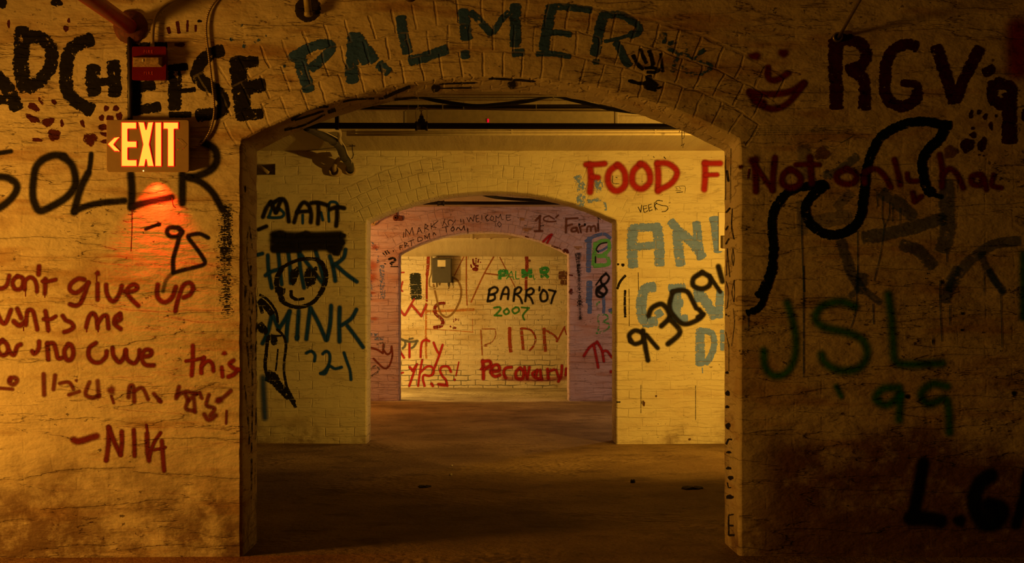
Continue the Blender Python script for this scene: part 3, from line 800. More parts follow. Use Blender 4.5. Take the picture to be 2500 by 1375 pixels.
mark('painted_face', 'black brush cartoon face with solid oval eyes and a small smile', 'wall_middle', 'U', BLACK, 'brush', '''
44: 310 890 430 825 560 790 700 792; 60: 700 795 775 860 805 970 785 1090 735 1190; 50: 735 1190 660 1275 540 1325 420 1320 320 1270; 66: 320 1265 290 1180 255 1080 265 990 310 900; o: 450 980 54 112 14; o: 630 995 82 122; o: 690 900 26 26; 44: 415 1145 422 1210 470 1245; 34: 460 1243 500 1245 560 1232; 80: 250 1130 340 1155''')
mark('spray_lettering', "teal sprayed word MINK with '21 below", 'wall_middle', 'V', DTEAL, 'spray', '''
58: 90 510 150 380 190 190; 58: 195 200 230 290 260 360 320 270 375 170; 58: 375 180 350 330 340 490; 58: 470 170 460 330 452 465; o: 452 450 40 38; 58: 550 465 570 300 590 140; 56: 595 140 680 300 755 475; 58: 768 470 800 300 810 115; 60: 900 135 895 300 898 490; 54: 1075 155 1020 250 920 320; 54: 980 325 1060 430 1145 550
42: 550 612 600 592 640 630 635 695; 42: 722 620 760 592 795 630 790 720 750 790 700 825 750 825 790 750 850 775 920 760; 42: 945 608 975 700 1010 800 1018 890''')
mark('brush_mark', 'black brush drawing of a long tapering shape below the face', 'wall_middle', 'V', BLACK, 'brush', '''
30: 60 0 130 40 200 120 240 200 250 290; 75: 60 60 120 110 190 200; 95: 60 310 100 370 130 370; 40: 60 100 90 190; 40: 148 440 130 600 118 750 140 850; 20: 252 570 240 700 228 800; 30: 240 360 310 430 338 530 318 700 318 820 345 960 370 1010; o: 205 470 45 70 -20
100: 140 860 220 910 290 990 370 1070; 70: 150 820 220 850 240 900; 60: 330 990 370 1050 420 1130; 40: 400 1110 438 1180; 22: 290 430 150 430''')
mark('paint_blot', 'soft teal sprayed bar at the foot of the drawing', 'wall_middle', 'V', DTEAL, 'soft', '115: 95 870 100 1000 115 1290', .75)
# ---- middle wall, right of its arch
mark('brush_lettering', 'worn pale blue brush letter beside the arch', 'wall_middle', 'N', PALE, 'dry', '90: 110 290 150 360 160 450 145 570; 90: 260 350 340 350 310 430; 45: 220 535 350 510; 30: 390 540 400 620')
mark('spray_lettering', 'red sprayed words FOOD F', 'wall_middle', 'N', RED, 'spray', '''
84: 240 170 255 300 245 440; 74: 205 170 310 168 390 160; 72: 260 290 325 298; 82: 515 175 440 235 420 330 460 410 525 428 590 370 588 260 550 195 515 175; 82: 740 165 672 240 662 340 705 398 770 405 835 340 828 240 780 175 740 165
82: 910 160 918 280 915 430; 76: 910 158 1010 160 1090 215 1098 280 1040 360 920 425; 80: 1380 155 1380 300 1372 415; 74: 1375 155 1450 158 1530 158; 60: 1385 272 1500 270''')
mark('marker_lettering', 'thin black marker name VEEKS', 'wall_middle', 'N', BLACK, 'marker', '''
11: 720 590 745 640 755 570; 10: 770 580 780 640 815 625; 9: 770 580 805 575; 9: 775 610 805 600; 10: 820 570 830 630 860 615; 9: 820 570 850 560; 9: 825 600 850 590; 10: 880 545 890 620; 10: 905 550 880 580 908 612; 10: 960 530 910 525 895 550 950 572 1000 580 1014 605 990 630 955 635
5: 1080 390 1180 385 1180 450; 6: 1095 395 1098 410 1110 408; 6: 1125 392 1140 410; 6: 1090 425 1140 425; 9: 1100 445 1160 440; 8: 470 280 470 350 530 360; 10: 500 295 512 300; 12: 975 95 990 112; 10: 870 92 878 98''')
mark('brush_lettering', 'pale blue brush letters AND', 'wall_middle', 'N', PALE, 'brush', '''
112: 665 800 660 1000 668 1180; 90: 650 800 800 790 930 785; 112: 905 790 925 950 932 1160; 85: 700 985 880 965; 95: 1040 730 1090 790 1120 850; 110: 1105 830 1118 1000 1140 1160; 105: 1090 810 1200 890 1300 1000 1350 1090; 95: 1295 740 1310 900 1330 1040; 95: 1470 690 1485 850 1510 1030; 60: 1430 720 1500 700''')
mark('brush_lettering', 'pale blue brush letters GEN and D in the row below', 'wall_middle', 'O', PALE, 'brush', '''
75: 600 275 540 290 515 350 512 450 540 515 610 505; 60: 620 440 640 470; 80: 740 290 740 490; 60: 700 285 800 280; 60: 740 385 785 385; 60: 740 490 815 488; 60: 885 300 895 370; 75: 890 310 960 400 1005 480; 60: 1040 310 1032 480; 68: 905 565 905 700 907 800; 48: 900 570 980 585 1000 660 975 745 940 790; 34: 1055 570 1055 700; 8: 920 820 922 855''')
mark('spray_lettering', 'black sprayed tag slanting upward over the pale blue letters', 'wall_middle', 'O', BLACK, 'spray', '''
40: 440 640 430 600 470 570 520 592 518 640 470 660 438 640; 42: 522 570 540 690 555 770; 38: 545 600 620 688; 44: 560 470 582 420 640 392 680 420 700 480 645 540; 46: 705 495 770 580 690 660; 42: 720 310 700 400 720 460 790 525 870 508 920 470 900 430; 42: 880 420 860 380 820 310 760 300 720 312; 44: 920 180 862 220 862 270 920 290 970 262 970 212 920 180; 36: 970 205 1040 310; 46: 1028 140 1055 240; 40: 890 480 930 460''')
mark('brush_mark', 'thin black upright brush dashes beside the arch', 'wall_middle', 'O', BLACK, 'brush', '18: 405 200 370 240 350 290; 18: 402 300 400 390 403 480; o: 387 130 13 12; o: 355 125 8; 4: 490 180 492 300; 4: 428 290 430 540; 4: 508 935 508 1125; 4: 875 940 875 1170; 10: 345 1050 370 1050')
mark('paint_blot', 'small brown scrape', 'wall_middle', 'O', (.12, .06, .03), 'brush', 'o: 525 1058 14 20 -25; o: 610 1010 8; o: 835 1300 10')
# ---- far wall
mark('brush_lettering', 'flaking blue brush paint on the left pier', 'wall_far', 'w', BLUE, 'dry', '30: 78 200 110 220 150 255; 26: 95 380 100 500 98 610; 38: 178 370 182 480 185 600; 22: 80 765 115 762; 24: 80 850 150 855; 26: 130 880 190 880; 18: 155 300 150 350')
mark('rust_stain', 'orange rust stains on the left pier', 'wall_far', 'w', (.5, .12, .03), 'soft', 'o: 115 370 60 55; o: 110 450 50 60; o: 130 240 40 30; o: 120 740 60 20; o: 110 560 40 16', .6)
mark('handprint', 'black handprint beside the far arch', 'wall_far', 'w', BLACK, 'brush', '9: 185 280 205 302; 9: 200 268 215 292; 9: 214 262 232 284; 8: 258 262 260 272; 18: 225 325 258 316 272 335 245 348; 12: 235 350 250 365; 8: 240 375 292 375; 8: 195 355 208 358')
mark('spray_lettering', 'brown sprayed squiggle on the left pier', 'wall_far', 'w', (.2, .05, .03), 'spray', '17: 85 940 140 955 185 982 190 920; 17: 190 960 215 990 240 975 247 935; 16: 247 940 252 1000 230 1070 195 1088 150 1050 120 1020')
mark('paint_blot', 'faint gray scribble low on the left pier', 'wall_far', 'w', (.16, .14, .16), 'dry', '14: 90 1110 130 1070 160 1100 110 1140; 14: 85 1150 150 1120; 14: 140 920 200 905 190 960', .8)
mark('marker_lettering', 'thin dark marker words MARK, yo and ERTOMA TON over the far arch', 'wall_far', 'P', (.05, .03, .03), 'marker', '''
14: 515 590 520 530; 13: 540 580 545 490 590 550 620 470 635 560; 13: 680 550 700 470 735 530; 12: 690 520 720 505; 13: 770 520 775 430 810 450 780 480 820 500; 13: 850 490 845 420; 13: 930 390 850 460 910 470; 12: 985 450 1010 370; 12: 1000 400 1040 450; 12: 1060 440 1050 400 1080 380 1110 400; 12: 1140 380 1100 440; 14: 1200 370 1205 405; 14: 1235 375 1240 420
13: 1275 350 1300 400 1320 350 1350 395 1365 320; 12: 1385 330 1390 400 1425 395; 11: 1385 330 1415 320; 11: 1390 365 1415 360; 12: 1455 320 1455 380; 12: 1530 320 1500 345 1515 390 1540 385
15: 470 690 475 735; 13: 470 690 510 680; 12: 470 712 500 702; 14: 535 710 525 650 560 660 535 690 580 690; 14: 570 640 640 615; 14: 605 630 615 690; 13: 690 640 690 590 735 592 740 620 690 640; 13: 775 610 770 565 800 600 825 540 830 610; 15: 870 560 880 530 905 560; 13: 980 470 1050 455; 13: 1025 465 1030 525
17: 1110 460 1085 490 1100 512 1125 490 1110 460; 17: 1150 500 1170 470 1210 500 1240 450 1250 500; 20: 1285 480 1288 535''', .85)
mark('marker_lettering', 'thin dark marker words WELCOME TO over the far arch', 'wall_far', 'Q', (.05, .03, .03), 'marker', '''
11: 50 320 30 360 60 385; 11: 100 330 80 370 110 385 125 350 100 330; 11: 150 385 150 330 180 355 205 310 220 370 240 372; 11: 275 320 285 385 330 375; 10: 275 320 335 320; 10: 280 350 320 345; 10: 115 400 160 395; 10: 140 400 150 460; 10: 190 400 170 430 195 465 215 430 190 400''', .85)
mark('spray_lettering', 'brown sprayed words 1st Farm', 'wall_far', 'Q', (.2, .08, .05), 'spray', '''
34: 630 385 680 332 672 510; 32: 615 515 710 512; 22: 790 330 730 350 730 385 800 400 870 395; 22: 800 340 850 368; 22: 900 322 870 350; 36: 995 372 990 530; 32: 995 365 1130 358; 30: 995 450 1065 432; 32: 1110 470 1062 485 1062 518 1115 510 1120 475 1140 530; 30: 1172 530 1165 465 1205 448; 30: 1240 520 1252 462 1285 462 1290 510; 30: 1292 470 1335 452 1350 520; 34: 1375 430 1378 510''', .9)
mark('paint_blot', 'black dots and a drip among the brown letters', 'wall_far', 'Q', BLACK, 'brush', 'o: 1150 435 16 18; o: 1218 435 15 18; 9: 1345 330 1405 375; 8: 1378 360 1378 490; 8: 1145 450 1170 530; 16: 685 452 722 446')
mark('brush_lettering', 'blue brush letters down the right pier', 'wall_far', 'Q', BLUE, 'brush', '66: 1272 590 1265 800 1262 1000; 46: 1225 640 1330 575 1450 550 1525 600; 80: 1270 1120 1272 1240 1262 1372; 30: 1500 690 1430 740 1370 760')
mark('brush_lettering', None, 'wall_far', 'x', BLUE, 'brush', '34: 170 560 172 640 170 700; 24: 265 580 270 640 268 700; 26: 305 685 330 675')
mark('brush_lettering', 'bright green brush letter B', 'wall_far', 'Q', LIME, 'brush', '62: 1345 650 1332 800 1322 920; 56: 1350 665 1430 632 1510 632; 46: 1510 640 1505 740 1440 790; 60: 1370 810 1480 810; 50: 1490 830 1505 900 1430 930; 60: 1325 930 1430 925')
mark('brush_mark', 'black accent lines inside the green letter', 'wall_far', 'Q', BLACK, 'spray', '20: 1380 765 1355 730 1400 670 1480 650; 20: 1345 820 1345 890')  # accent strokes of black paint
mark('spray_lettering', 'black sprayed figure 8 drawn over and over', 'wall_far', 'Q', BLACK, 'spray', '34: 1470 1020 1412 1080 1422 1145 1470 1138 1508 1070 1470 1022; 40: 1440 1160 1365 1200 1362 1280 1420 1300 1480 1230 1440 1160; 44: 1420 1170 1380 1230 1430 1270; 24: 1350 1160 1420 1060')
mark('brush_lettering', 'green dry brush letters below the 8', 'wall_far', 'x', (.08, .4, .12), 'dry', '14: 240 620 222 640 225 665; 15: 232 710 232 830; 14: 235 715 285 712 298 738 262 760 308 780 290 818 232 835; 16: 318 700 335 690; 14: 215 840 245 838')
mark('scuff_mark', 'black dry rubbed stripe on the right pier', 'wall_far', 'x', BLACK, 'scuff', '60: 95 290 98 500 105 740; o: 72 292 12 30; 26: 75 300 90 420')
mark('spray_lettering', 'red sprayed letters Th', 'wall_far', 'x', RED, 'spray', '26: 130 1000 170 940 222 905; 25: 198 920 215 1000 230 1080; 25: 222 900 255 960 270 1038; 24: 262 970 290 965 325 1010; o: 322 1110 22 18')
mark('spray_lettering', 'red sprayed hook over the far arch', 'wall_far', 'Q', RED, 'spray', '38: 718 640 790 570 822 555; 34: 815 570 765 655')
mark('paint_blot', 'faint ochre brick-shaped dabs', 'wall_far', 'Q', (.5, .28, .1), 'brush', '36: 440 370 490 370; 34: 475 490 570 490; 20: 500 510 540 512; 26: 1090 705 1180 705; 22: 1110 725 1150 728', .6)
mark('paint_blot', 'dark red blots along the edge of the far arch', 'wall_far', 'Q', (.13, .03, .02), 'brush', '40: 960 760 990 740 1015 775; 22: 820 690 930 730; 18: 500 575 545 590; o: 1050 1240 28 38; 18: 1030 1040 1075 1045')
# ---- back wall
mark('brush_mark', 'black sprayed block covering the bricks', 'wall_back', 'S', (.03, .035, .03), 'brush', '175: 305 630 308 700 312 800 318 900 322 955', .97)
mark('brush_mark', 'red-brown painted upright stripes', 'wall_back', 'S', (.3, .05, .03), 'brush', '48: 487 380 482 500 470 640; 34: 472 600 465 800 465 1000; 56: 1850 380 1855 500 1845 640; 44: 1845 640 1842 840')
mark('brush_mark', 'orange stained stripe and band', 'wall_back', 'R', (.6, .22, .04), 'brush', '32: 455 0 455 300 450 560 460 770; 40: 470 115 800 105 1120 90; 14: 440 360 800 380 1110 405; 10: 1100 220 1100 400', .65)
mark('brush_mark', 'thin red-brown lines making a large triangle', 'wall_back', 'S', (.4, .13, .04), 'marker', '20: 980 380 850 640; 26: 1015 380 1015 800 1025 1050; 28: 1395 380 1250 640 1080 1010; 20: 1480 390 1690 800; 26: 1270 610 1450 632', .9)
mark('handprint', 'dark red handprint near the electrical box', 'wall_back', 'S', DRED, 'brush', '26: 1105 412 1112 470; 24: 1150 400 1145 480; 22: 1185 415 1175 462; 16: 1212 450 1208 465; 34: 1112 470 1140 500 1180 512; o: 1140 552 48 34; 24: 1075 490 1088 532')
mark('handprint', None, 'wall_back', 'S', DRED, 'brush', '14: 840 1250 838 1290; 14: 862 1235 866 1270; 12: 880 1240 884 1260; 12: 910 1240 905 1270; 22: 790 1340 800 1360; o: 850 1368 30 18')
mark('spray_lettering', 'red sprayed zigzag W', 'wall_back', 'S', (.42, .05, .05), 'spray', '42: 90 1110 150 1190; 44: 165 1190 250 1045; 44: 255 1050 390 1205; 44: 390 1200 460 1050; 34: 255 1030 290 970; 26: 105 600 150 598; 30: 130 730 105 830 130 860')
mark('brush_lettering', 'dark red brush letter S', 'wall_back', 'S', DRED, 'brush', '52: 715 1030 640 1032 582 1080 588 1170 655 1230 690 1290 655 1345 560 1362; 8: 695 1050 695 1090')
mark('brush_mark', 'soft brown sprayed loop hanging under the electrical box', 'wall_back', 'S', (.3, .17, .06), 'spray', '34: 560 770 600 950 650 1150 740 1220 840 1150 920 1000 945 850 900 720 830 670', .85)
mark('brush_lettering', 'green brush lettering PALMER', 'wall_back', 'S', GREEN, 'brush', '''
58: 1478 580 1476 690; 54: 1480 582 1565 582 1570 625 1490 640; 16: 1570 690 1640 580 1672 700; 15: 1590 660 1660 660; 16: 1700 580 1702 680 1750 684; 62: 1802 560 1806 665; 62: 1900 550 1905 665; 62: 1815 590 1856 635 1895 590; 14: 1945 620 1950 690 1970 685; 56: 2050 545 2066 665; 54: 2060 542 2138 545 2130 590 2080 608; 52: 2092 612 2150 668''')
mark('spray_lettering', "black sprayed name BARR '07", 'wall_back', 'S', (.018, .016, .016), 'spray', '''
40: 1340 830 1322 920 1310 1000; 40: 1330 842 1400 802 1448 830 1428 880 1345 910; 40: 1345 910 1400 912 1410 960 1370 990 1312 1000; 40: 1490 970 1530 840 1570 802 1600 850 1590 970; 34: 1510 900 1600 900; 40: 1690 830 1680 900 1670 995; 38: 1690 840 1740 802 1778 830 1750 880 1690 902; 38: 1705 902 1760 950 1788 1025; 40: 1850 850 1840 930 1832 1000
38: 1850 852 1910 818 1948 850 1920 900 1855 910; 38: 1862 912 1910 960 1938 1028; 36: 2030 802 2025 850; 40: 2080 842 2042 910 2052 988 2100 998 2138 960 2128 880 2080 842; 38: 2160 842 2250 862; 38: 2250 862 2212 950 2190 1028''')
mark('brush_lettering', 'green sprayed number 2007', 'wall_back', 'S', (.06, .27, .06), 'spray', '34: 1400 1090 1465 1080 1488 1110 1420 1188; 34: 1405 1195 1500 1198; 32: 1580 1100 1532 1140 1562 1180 1608 1150 1580 1100; 32: 1700 1082 1652 1120 1682 1168 1740 1138 1738 1092 1700 1082; 32: 1780 1085 1882 1092; 32: 1882 1092 1800 1190 1818 1255')
mark('paint_blot', 'faded mustard and dark red patches', 'wall_back', 'S', (.17, .05, .03), 'brush', '130: 2310 640 2400 640; 80: 2330 740 2400 740; 40: 1880 440 1900 430', .75)
mark('brush_lettering', 'red-brown brush letters R I D M', 'wall_back', 'R', (.36, .07, .03), 'brush', '54: 1615 340 1616 520 1630 680; 46: 1775 350 1790 500 1802 650; 30: 1775 350 1900 372 1970 470 1960 570 1890 665; 50: 2092 350 2096 500 2112 670; 32: 2105 370 2250 465 2270 540; 26: 2272 540 2330 420 2382 325; 20: 2372 332 2402 440')
mark('brush_lettering', None, 'wall_back', 'R', (.4, .12, .04), 'brush', '22: 1215 370 1225 550 1236 730; 18: 1230 362 1410 360; 16: 1415 365 1420 450 1370 540 1270 580; o: 1280 590 30 22; 30: 460 480 460 600', .7)
mark('spray_lettering', 'red sprayed words arry Yes!', 'wall_back', 'R', RED, 'spray', '''
40: 100 680 150 760; 42: 225 545 225 650 225 750; 42: 380 750 385 620 402 542 450 512 500 530; 42: 560 550 600 650 640 710; 42: 685 580 640 720 580 880; 44: 228 890 270 940 330 850; 42: 315 880 270 1010 222 1150; 40: 402 790 372 950 345 1150; 42: 380 960 470 882 540 892 560 970 500 1012 430 1000 410 1050 435 1150; 36: 590 850 560 940 540 1000
44: 800 955 760 885 680 885 650 935 680 1010 730 1070 750 1150; 24: 910 820 870 1010; o: 852 1065 24 28; 50: 530 1120 550 1150; 60: 630 1130 720 1140; 30: 100 975 140 965''')
mark('spray_lettering', 'gray sprayed letters behind the red words', 'wall_back', 'R', (.13, .13, .11), 'spray', '42: 105 500 160 530 165 590 130 630; 42: 175 525 240 540 335 525; 40: 330 530 290 600 255 625; 34: 225 500 270 490', .9)
mark('spray_lettering', 'thick red sprayed word Recovery', 'wall_back', 'R', RED, 'spray', '''
64: 1240 800 1250 920 1250 1050; 62: 1240 815 1330 805 1350 860 1270 920; 60: 1350 960 1470 930 1450 860 1380 880 1360 970 1410 1020 1480 1000; 56: 1640 890 1560 905 1532 970 1560 1040; 60: 1760 900 1702 960 1712 1040 1790 1050 1810 960 1760 902; 52: 1820 890 1840 980 1858 1050; 50: 1890 890 1860 1040
58: 1990 940 1930 980 1980 1040 2060 1060; 54: 2000 930 1975 1030; 54: 2040 930 2050 1040; 60: 2140 920 2150 1050; 50: 2150 950 2230 925; 50: 2260 930 2290 1020; 52: 2340 870 2330 1000 2290 1090; 50: 2400 910 2392 1000; 40: 1215 920 1235 900''')
mark('spray_lettering', None, 'wall_back', 'R', RED, 'soft', '110: 1530 1040 1800 1060 2100 1060 2380 1040; 90: 1250 880 1480 960', .5)
# ------------------------------------------------------------------ things on the front wall
XO = lambda x, y: (250 + x / 9.165, 280 + y / 9.165)
k1 = 5.28 / F
sign_plastic = plain('sign_plastic', (.42, .29, .16), .4, vary=.08, bump=.0001)
lit_front = plain('lit_letter', (.3, .05, .02), emit=(1, .56, .05), power=1.12, bump=0)
lit_edge = plain('lit_letter_edge', (.3, .02, .02), emit=(1, .004, .004), power=1.6, bump=0)
unlit = plain('dark_arrow', (.2, .06, .02), .4, bump=0)
sl = at(*XO(1080, 730), 5.28)
sign = thing('exit_sign', (sl.x, 5.28, sl.z), 'lit EXIT sign with glowing letters and left arrow on the painted brick wall', 'exit sign')
p, q = at(*XO(165, 1310), 5.28), at(*XO(1995, 155), 5.28)
YF = 5.235
obj('housing', box(p.x + .006, q.x - .004, YF + .006, 5.278, p.z + .005, q.z - .005, .006), sign_plastic, sign, smooth=False)
def rounded_plate(x0, x1, z0, z1, y0, y1, r, n=6):
    P = []
    for cx, cz, a0 in ((x1 - r, z1 - r, 0), (x0 + r, z1 - r, 90), (x0 + r, z0 + r, 180), (x1 - r, z0 + r, 270)):
        for i in range(n + 1):
            a = math.radians(a0 + 90 * i / n)
            P.append((cx + r * math.cos(a), cz + r * math.sin(a)))
    m = len(P)
    c = .0015
    mx, mz = (x0 + x1) / 2, (z0 + z1) / 2
    vs = [(mx + (x - mx) * (1 - c / .15), y0, mz + (z - mz) * (1 - c / .1)) for x, z in P] + [(x, y0 + c, z) for x, z in P] + [(x, y1, z) for x, z in P]
    fs = [(i + k * m, (i + 1) % m + k * m, (i + 1) % m + (k + 1) * m, i + (k + 1) * m) for k in range(2) for i in range(m)]
    fs += [tuple(range(m))[::-1], tuple(range(2 * m, 3 * m))]
    return vs, fs
obj('face_plate', rounded_plate(p.x, q.x, p.z, q.z, YF, YF + .008, .008), sign_plastic, sign, smooth=False)
def fillet(P, r, n=3):
    out = []
    for i, b in enumerate(P):
        a, c = P[i - 1], P[(i + 1) % len(P)]
        u, v = (a - b), (c - b)
        rr = min(r, u.length * .45, v.length * .45)
        s, e = b + u.normalized() * rr, b + v.normalized() * rr
        for k in range(n + 1):
            t = k / n
            out.append(s * (1 - t) ** 2 + b * 2 * t * (1 - t) + e * t * t)
    return out
def letter(name, pts, label, front=lit_front, edge=lit_edge, r=14, inset=15, h=.0035):
    P = [Vector(t) for t in zip(pts[::2], pts[1::2])]
    area = sum(P[i - 1].x * P[i].y - P[i].x * P[i - 1].y for i in range(len(P)))
    if area < 0:
        P = P[::-1]
    P = fillet(P, r)
    n = len(P)
    I = []
    for i in range(n):
        d = (P[(i + 1) % n] - P[i - 1]).normalized()
        I.append(P[i] + Vector((-d.y, d.x)) * inset)
    def w(t, y):
        v = at(*XO(t.x, t.y), 5.28)
        s = y / 5.28
        return (v.x, y, v.z)
    vs = [w(t, YF - h) for t in I] + [w(t, YF - h * .5) for t in P] + [w(t, YF + .002) for t in P]
    tri = tessellate_polygon([[Vector((t.x, t.y, 0)) for t in I]])
    fs = [tuple(t) for t in tri] + [(i + k * n, (i + 1) % n + k * n, (i + 1) % n + (k + 1) * n, i + (k + 1) * n) for k in range(2) for i in range(n)]
    o = obj(name, (vs, fs, [0] * len(tri) + [1] * (2 * n)), None, sign, smooth=False, mats=[front, edge])
    if label: o['label'] = label
    return o
g8 = 9
letter('letter', [495, 208, 840, 208, 840, 362, 645, 362, 645, 628, 845, 628, 845, 778, 645, 778, 645, 1040, 848, 1040, 848, 1195, 495, 1195], 'glowing yellow letter E')
letter('letter', [868, 208, 1010, 208, 1048, 380, 1085, 208, 1215, 208, 1122, 700, 1222, 1195, 1080, 1195, 1048, 1030, 1016, 1195, 872, 1195, 975, 700], 'glowing yellow letter X', r=10)
letter('letter', [1242, 208, 1395, 208, 1395, 1195, 1242, 1195], 'glowing yellow letter I')
letter('letter', [1425, 208, 1768, 208, 1768, 365, 1672, 365, 1672, 1195, 1522, 1195, 1522, 365, 1425, 365], 'glowing yellow letter T')
letter('arrow', [190, 700, 340, 545, 465, 545, 335, 705, 465, 862, 345, 862], 'glowing left arrow', r=8, inset=16)
letter('arrow', [1960, 700, 1830, 575, 1725, 575, 1860, 700, 1730, 838, 1830, 838], 'unlit right arrow', front=sign_plastic, edge=sign_plastic, r=8, inset=8, h=.0008)
red_glint = plain('red_glint', (.4, .02, .01), emit=(1, .03, .01), power=.5, bump=0)
for a, b_, c, d in ((1738, 582, 1752, 598), (1752, 598, 1766, 616), (1736, 815, 1750, 830), (1750, 800, 1764, 816), (1870, 782, 1878, 796)):
    u, v = at(*XO(a, d), 5.28), at(*XO(c, b_), 5.28)
    obj('light_leak', box(u.x, v.x, YF - .0012, YF, u.z, v.z), red_glint, sign, smooth=False)['label'] = 'red sliver of light at the unlit arrow'
lampm = plain('test_lamp', (1, .3, .1), emit=(1, .45, .12), power=4, bump=0)
c0 = at(*XO(985, 1288), 5.28)
obj('indicator_lamp', lathe((c0.x, YF + .002, c0.z), (0, -1, 0), [(0, .0028), (.003, .0026), (.005, .0016), (.0056, 0)], 14), lampm, sign)['label'] = 'tiny bright red test lamp'
lamp('exit_sign_downlight', 'SPOT', (at(385, 0, 5.28).x, 5.236, p.z - .003), 13, (1, .035, .006), .012, aim=(at(385, 0, 5.28).x, 5.273, p.z - .17), cone=84, blend=1)

red_enamel = plain('red_enamel', (.17, .003, .004), .35, vary=.2, bump=.0002)
A = lambda x, y: at(x / 3.5714, y / 3.5714, 5.28)
fa0, fa1 = A(1176, 715), A(1472, 425)
fx, fz = (fa0.x + fa1.x) / 2, (fa0.z + fa1.z) / 2
fire = thing('fire_alarm', (fx, 5.28, fz), 'red wall fire alarm with a clear strobe window above the exit sign', 'fire alarm')
obj('back_box', box(fa0.x + .004, fa1.x - .004, 5.246, 5.279, fa0.z + .004, fa1.z - .004, .003), red_enamel, fire, smooth=False)
obj('cover', rounded_plate(fa0.x, fa1.x, fa0.z, fa1.z, 5.236, 5.248, .006), red_enamel, fire, smooth=False)
lens_m = plain('strobe_lens', (.5, .34, .17), .1, vary=.5, scale=130, bump=.001)
s0, s1 = A(1182, 604), A(1440, 515)
lx, lz = (s0.x + s1.x) / 2, (s0.z + s1.z) / 2
vs, fs = box(s0.x, s1.x, 5.214, 5.237, s0.z, s1.z)
vs = [Vector((lx + (v.x - lx) * (.82 if v.y < 5.22 else 1), v.y, lz + (v.z - lz) * (.62 if v.y < 5.22 else 1))) for v in vs]
ln = obj('strobe_lens', (vs, fs), lens_m, fire, smooth=False)
ln['label'] = 'clear bevelled strobe lens'
bright = plain('lens_glint', (.95, .9, .75), .3, bump=0)
obj('lens_glint', box(lx - .016, lx - .009, 5.2115, 5.2145, lz - .004, lz + .007, .001), bright, ln, smooth=False)  # pale block put in as the glint on the strobe lens
raised = plain('raised_red', (.7, .09, .05), .4, bump=0)
def text(body, c, size, y, mat, parent, name, label=None, depth=.0012):
    cu = bpy.data.curves.new('t', 'FONT')
    cu.body = body
    cu.size = size
    cu.extrude = depth
    cu.align_x, cu.align_y = 'CENTER', 'CENTER'
    cu.space_character = 1.25
    to = link(bpy.data.objects.new('t', cu))
    C.view_layer.update()
    me = bpy.data.meshes.new_from_object(to.evaluated_get(C.evaluated_depsgraph_get()))
    bpy.data.objects.remove(to)
    V = [(c.x + v.co.x, y - v.co.z, c.z + v.co.y) for v in me.vertices]
    Fc = [tuple(f.vertices) for f in me.polygons]
    o = obj(name, (V, Fc), mat, parent, smooth=False)
    if label: o['label'] = label
    return o
text('FIRE', A(1318, 472), .0165, 5.2355, raised, fire, 'lettering', 'raised letters FIRE above the strobe')
text('FIRE', A(1320, 658), .0165, 5.2355, raised, fire, 'lettering', 'raised letters FIRE below the strobe')

gray_steel = plain('gray_conduit', (.45, .36, .22), .45, metal=.3, vary=.2)
P0 = [A(1342, 440), A(1340, 330), A(1350, 220), A(1385, 130), A(1450, 60), A(1540, 10), A(1680, -40)]
cond = tag(obj('conduit', tube([(v.x, 5.262, v.z) for v in P0], .0072, 8, 16), gray_steel, loc=(A(1342, 425).x, 5.262, A(1342, 425).z)), 'gray metal conduit bending right out of the top of the fire alarm', 'conduit')
clip = A(1338, 418)
obj('connector', lathe((clip.x, 5.262, clip.z - .004), (0, 0, 1), [(0, .0095), (.012, .0095), (.012, .0078), (.02, .0078)], 16), gray_steel, cond)

cable_m, g, b = newmat('armoured_cable')
uvn = g.n('ShaderNodeTexCoord').outputs['Object']
wv = g.n('ShaderNodeTexWave', wave_type='BANDS', bands_direction='Z')
g.put(wv.inputs['Vector'], uvn)
wv.inputs['Scale'].default_value = 42
g.put(b.inputs['Base Color'], g.mix(wv.outputs['Fac'], (.24, .17, .09), (.55, .43, .26)))
b.inputs['Roughness'].default_value = .4
b.inputs['Metallic'].default_value = .5
bp = g.n('ShaderNodeBump')
bp.inputs['Distance'].default_value = .0015
g.put(bp.inputs['Height'], wv.outputs['Fac'])
g.put(b.inputs['Normal'], bp.outputs[0])
P0 = [A(1960, -40), A(1890, 10), A(1830, 100), A(1805, 200), A(1803, 300), A(1820, 450), A(1850, 700), A(1872, 900), A(1870, 1010), A(1845, 1120), A(1800, 1210), A(1745, 1265), A(1690, 1290), A(1660, 1300)]
ribs = []
tag(obj('flexible_cable', tube([(v.x, 5.27, v.z) for v in P0], .0042, 10, 12), cable_m, loc=(A(1745, 1265).x, 5.27, A(1745, 1265).z)), 'thin ribbed metal cable hanging in a curve to the right side of the exit sign', 'cable')
strip_m = plain('dark_strip', (.035, .022, .015), .5, vary=.3)
v0, v1 = A(1140, 330), A(1143, 1075)
tag(obj('conduit', tube([(v0.x, 5.266, v0.z), (v1.x, 5.266, v1.z)], .0095, smooth=False, seg=14), strip_m, loc=(v1.x, 5.266, v1.z)), 'straight dark upright strip from the red pipe down to the exit sign', 'conduit')  # dark upright strip above the sign, built as a thin tube
red_pipe_m = plain('red_pipe_paint', (.42, .01, .008), .4, vary=.35, scale=14)
rust_red = plain('rusty_flange', (.17, .04, .018), .75, vary=.5, scale=40, bump=.003)
fl = A(1140, 235)
rp = thing('sprinkler_pipe', (fl.x, 5.28, fl.z), 'thick red pipe coming out of the wall at the top left through a rusty flange', 'pipe')
ee = at(176, -36, 4.35)
dv = (ee - Vector((fl.x, 5.28, fl.z)))
obj('pipe', tube([(fl.x, 5.3, fl.z), Vector((fl.x, 5.28, fl.z)) + dv * 1.0, Vector((fl.x, 5.28, fl.z)) + dv * 1.9], .029, smooth=False, seg=28), red_pipe_m, rp)
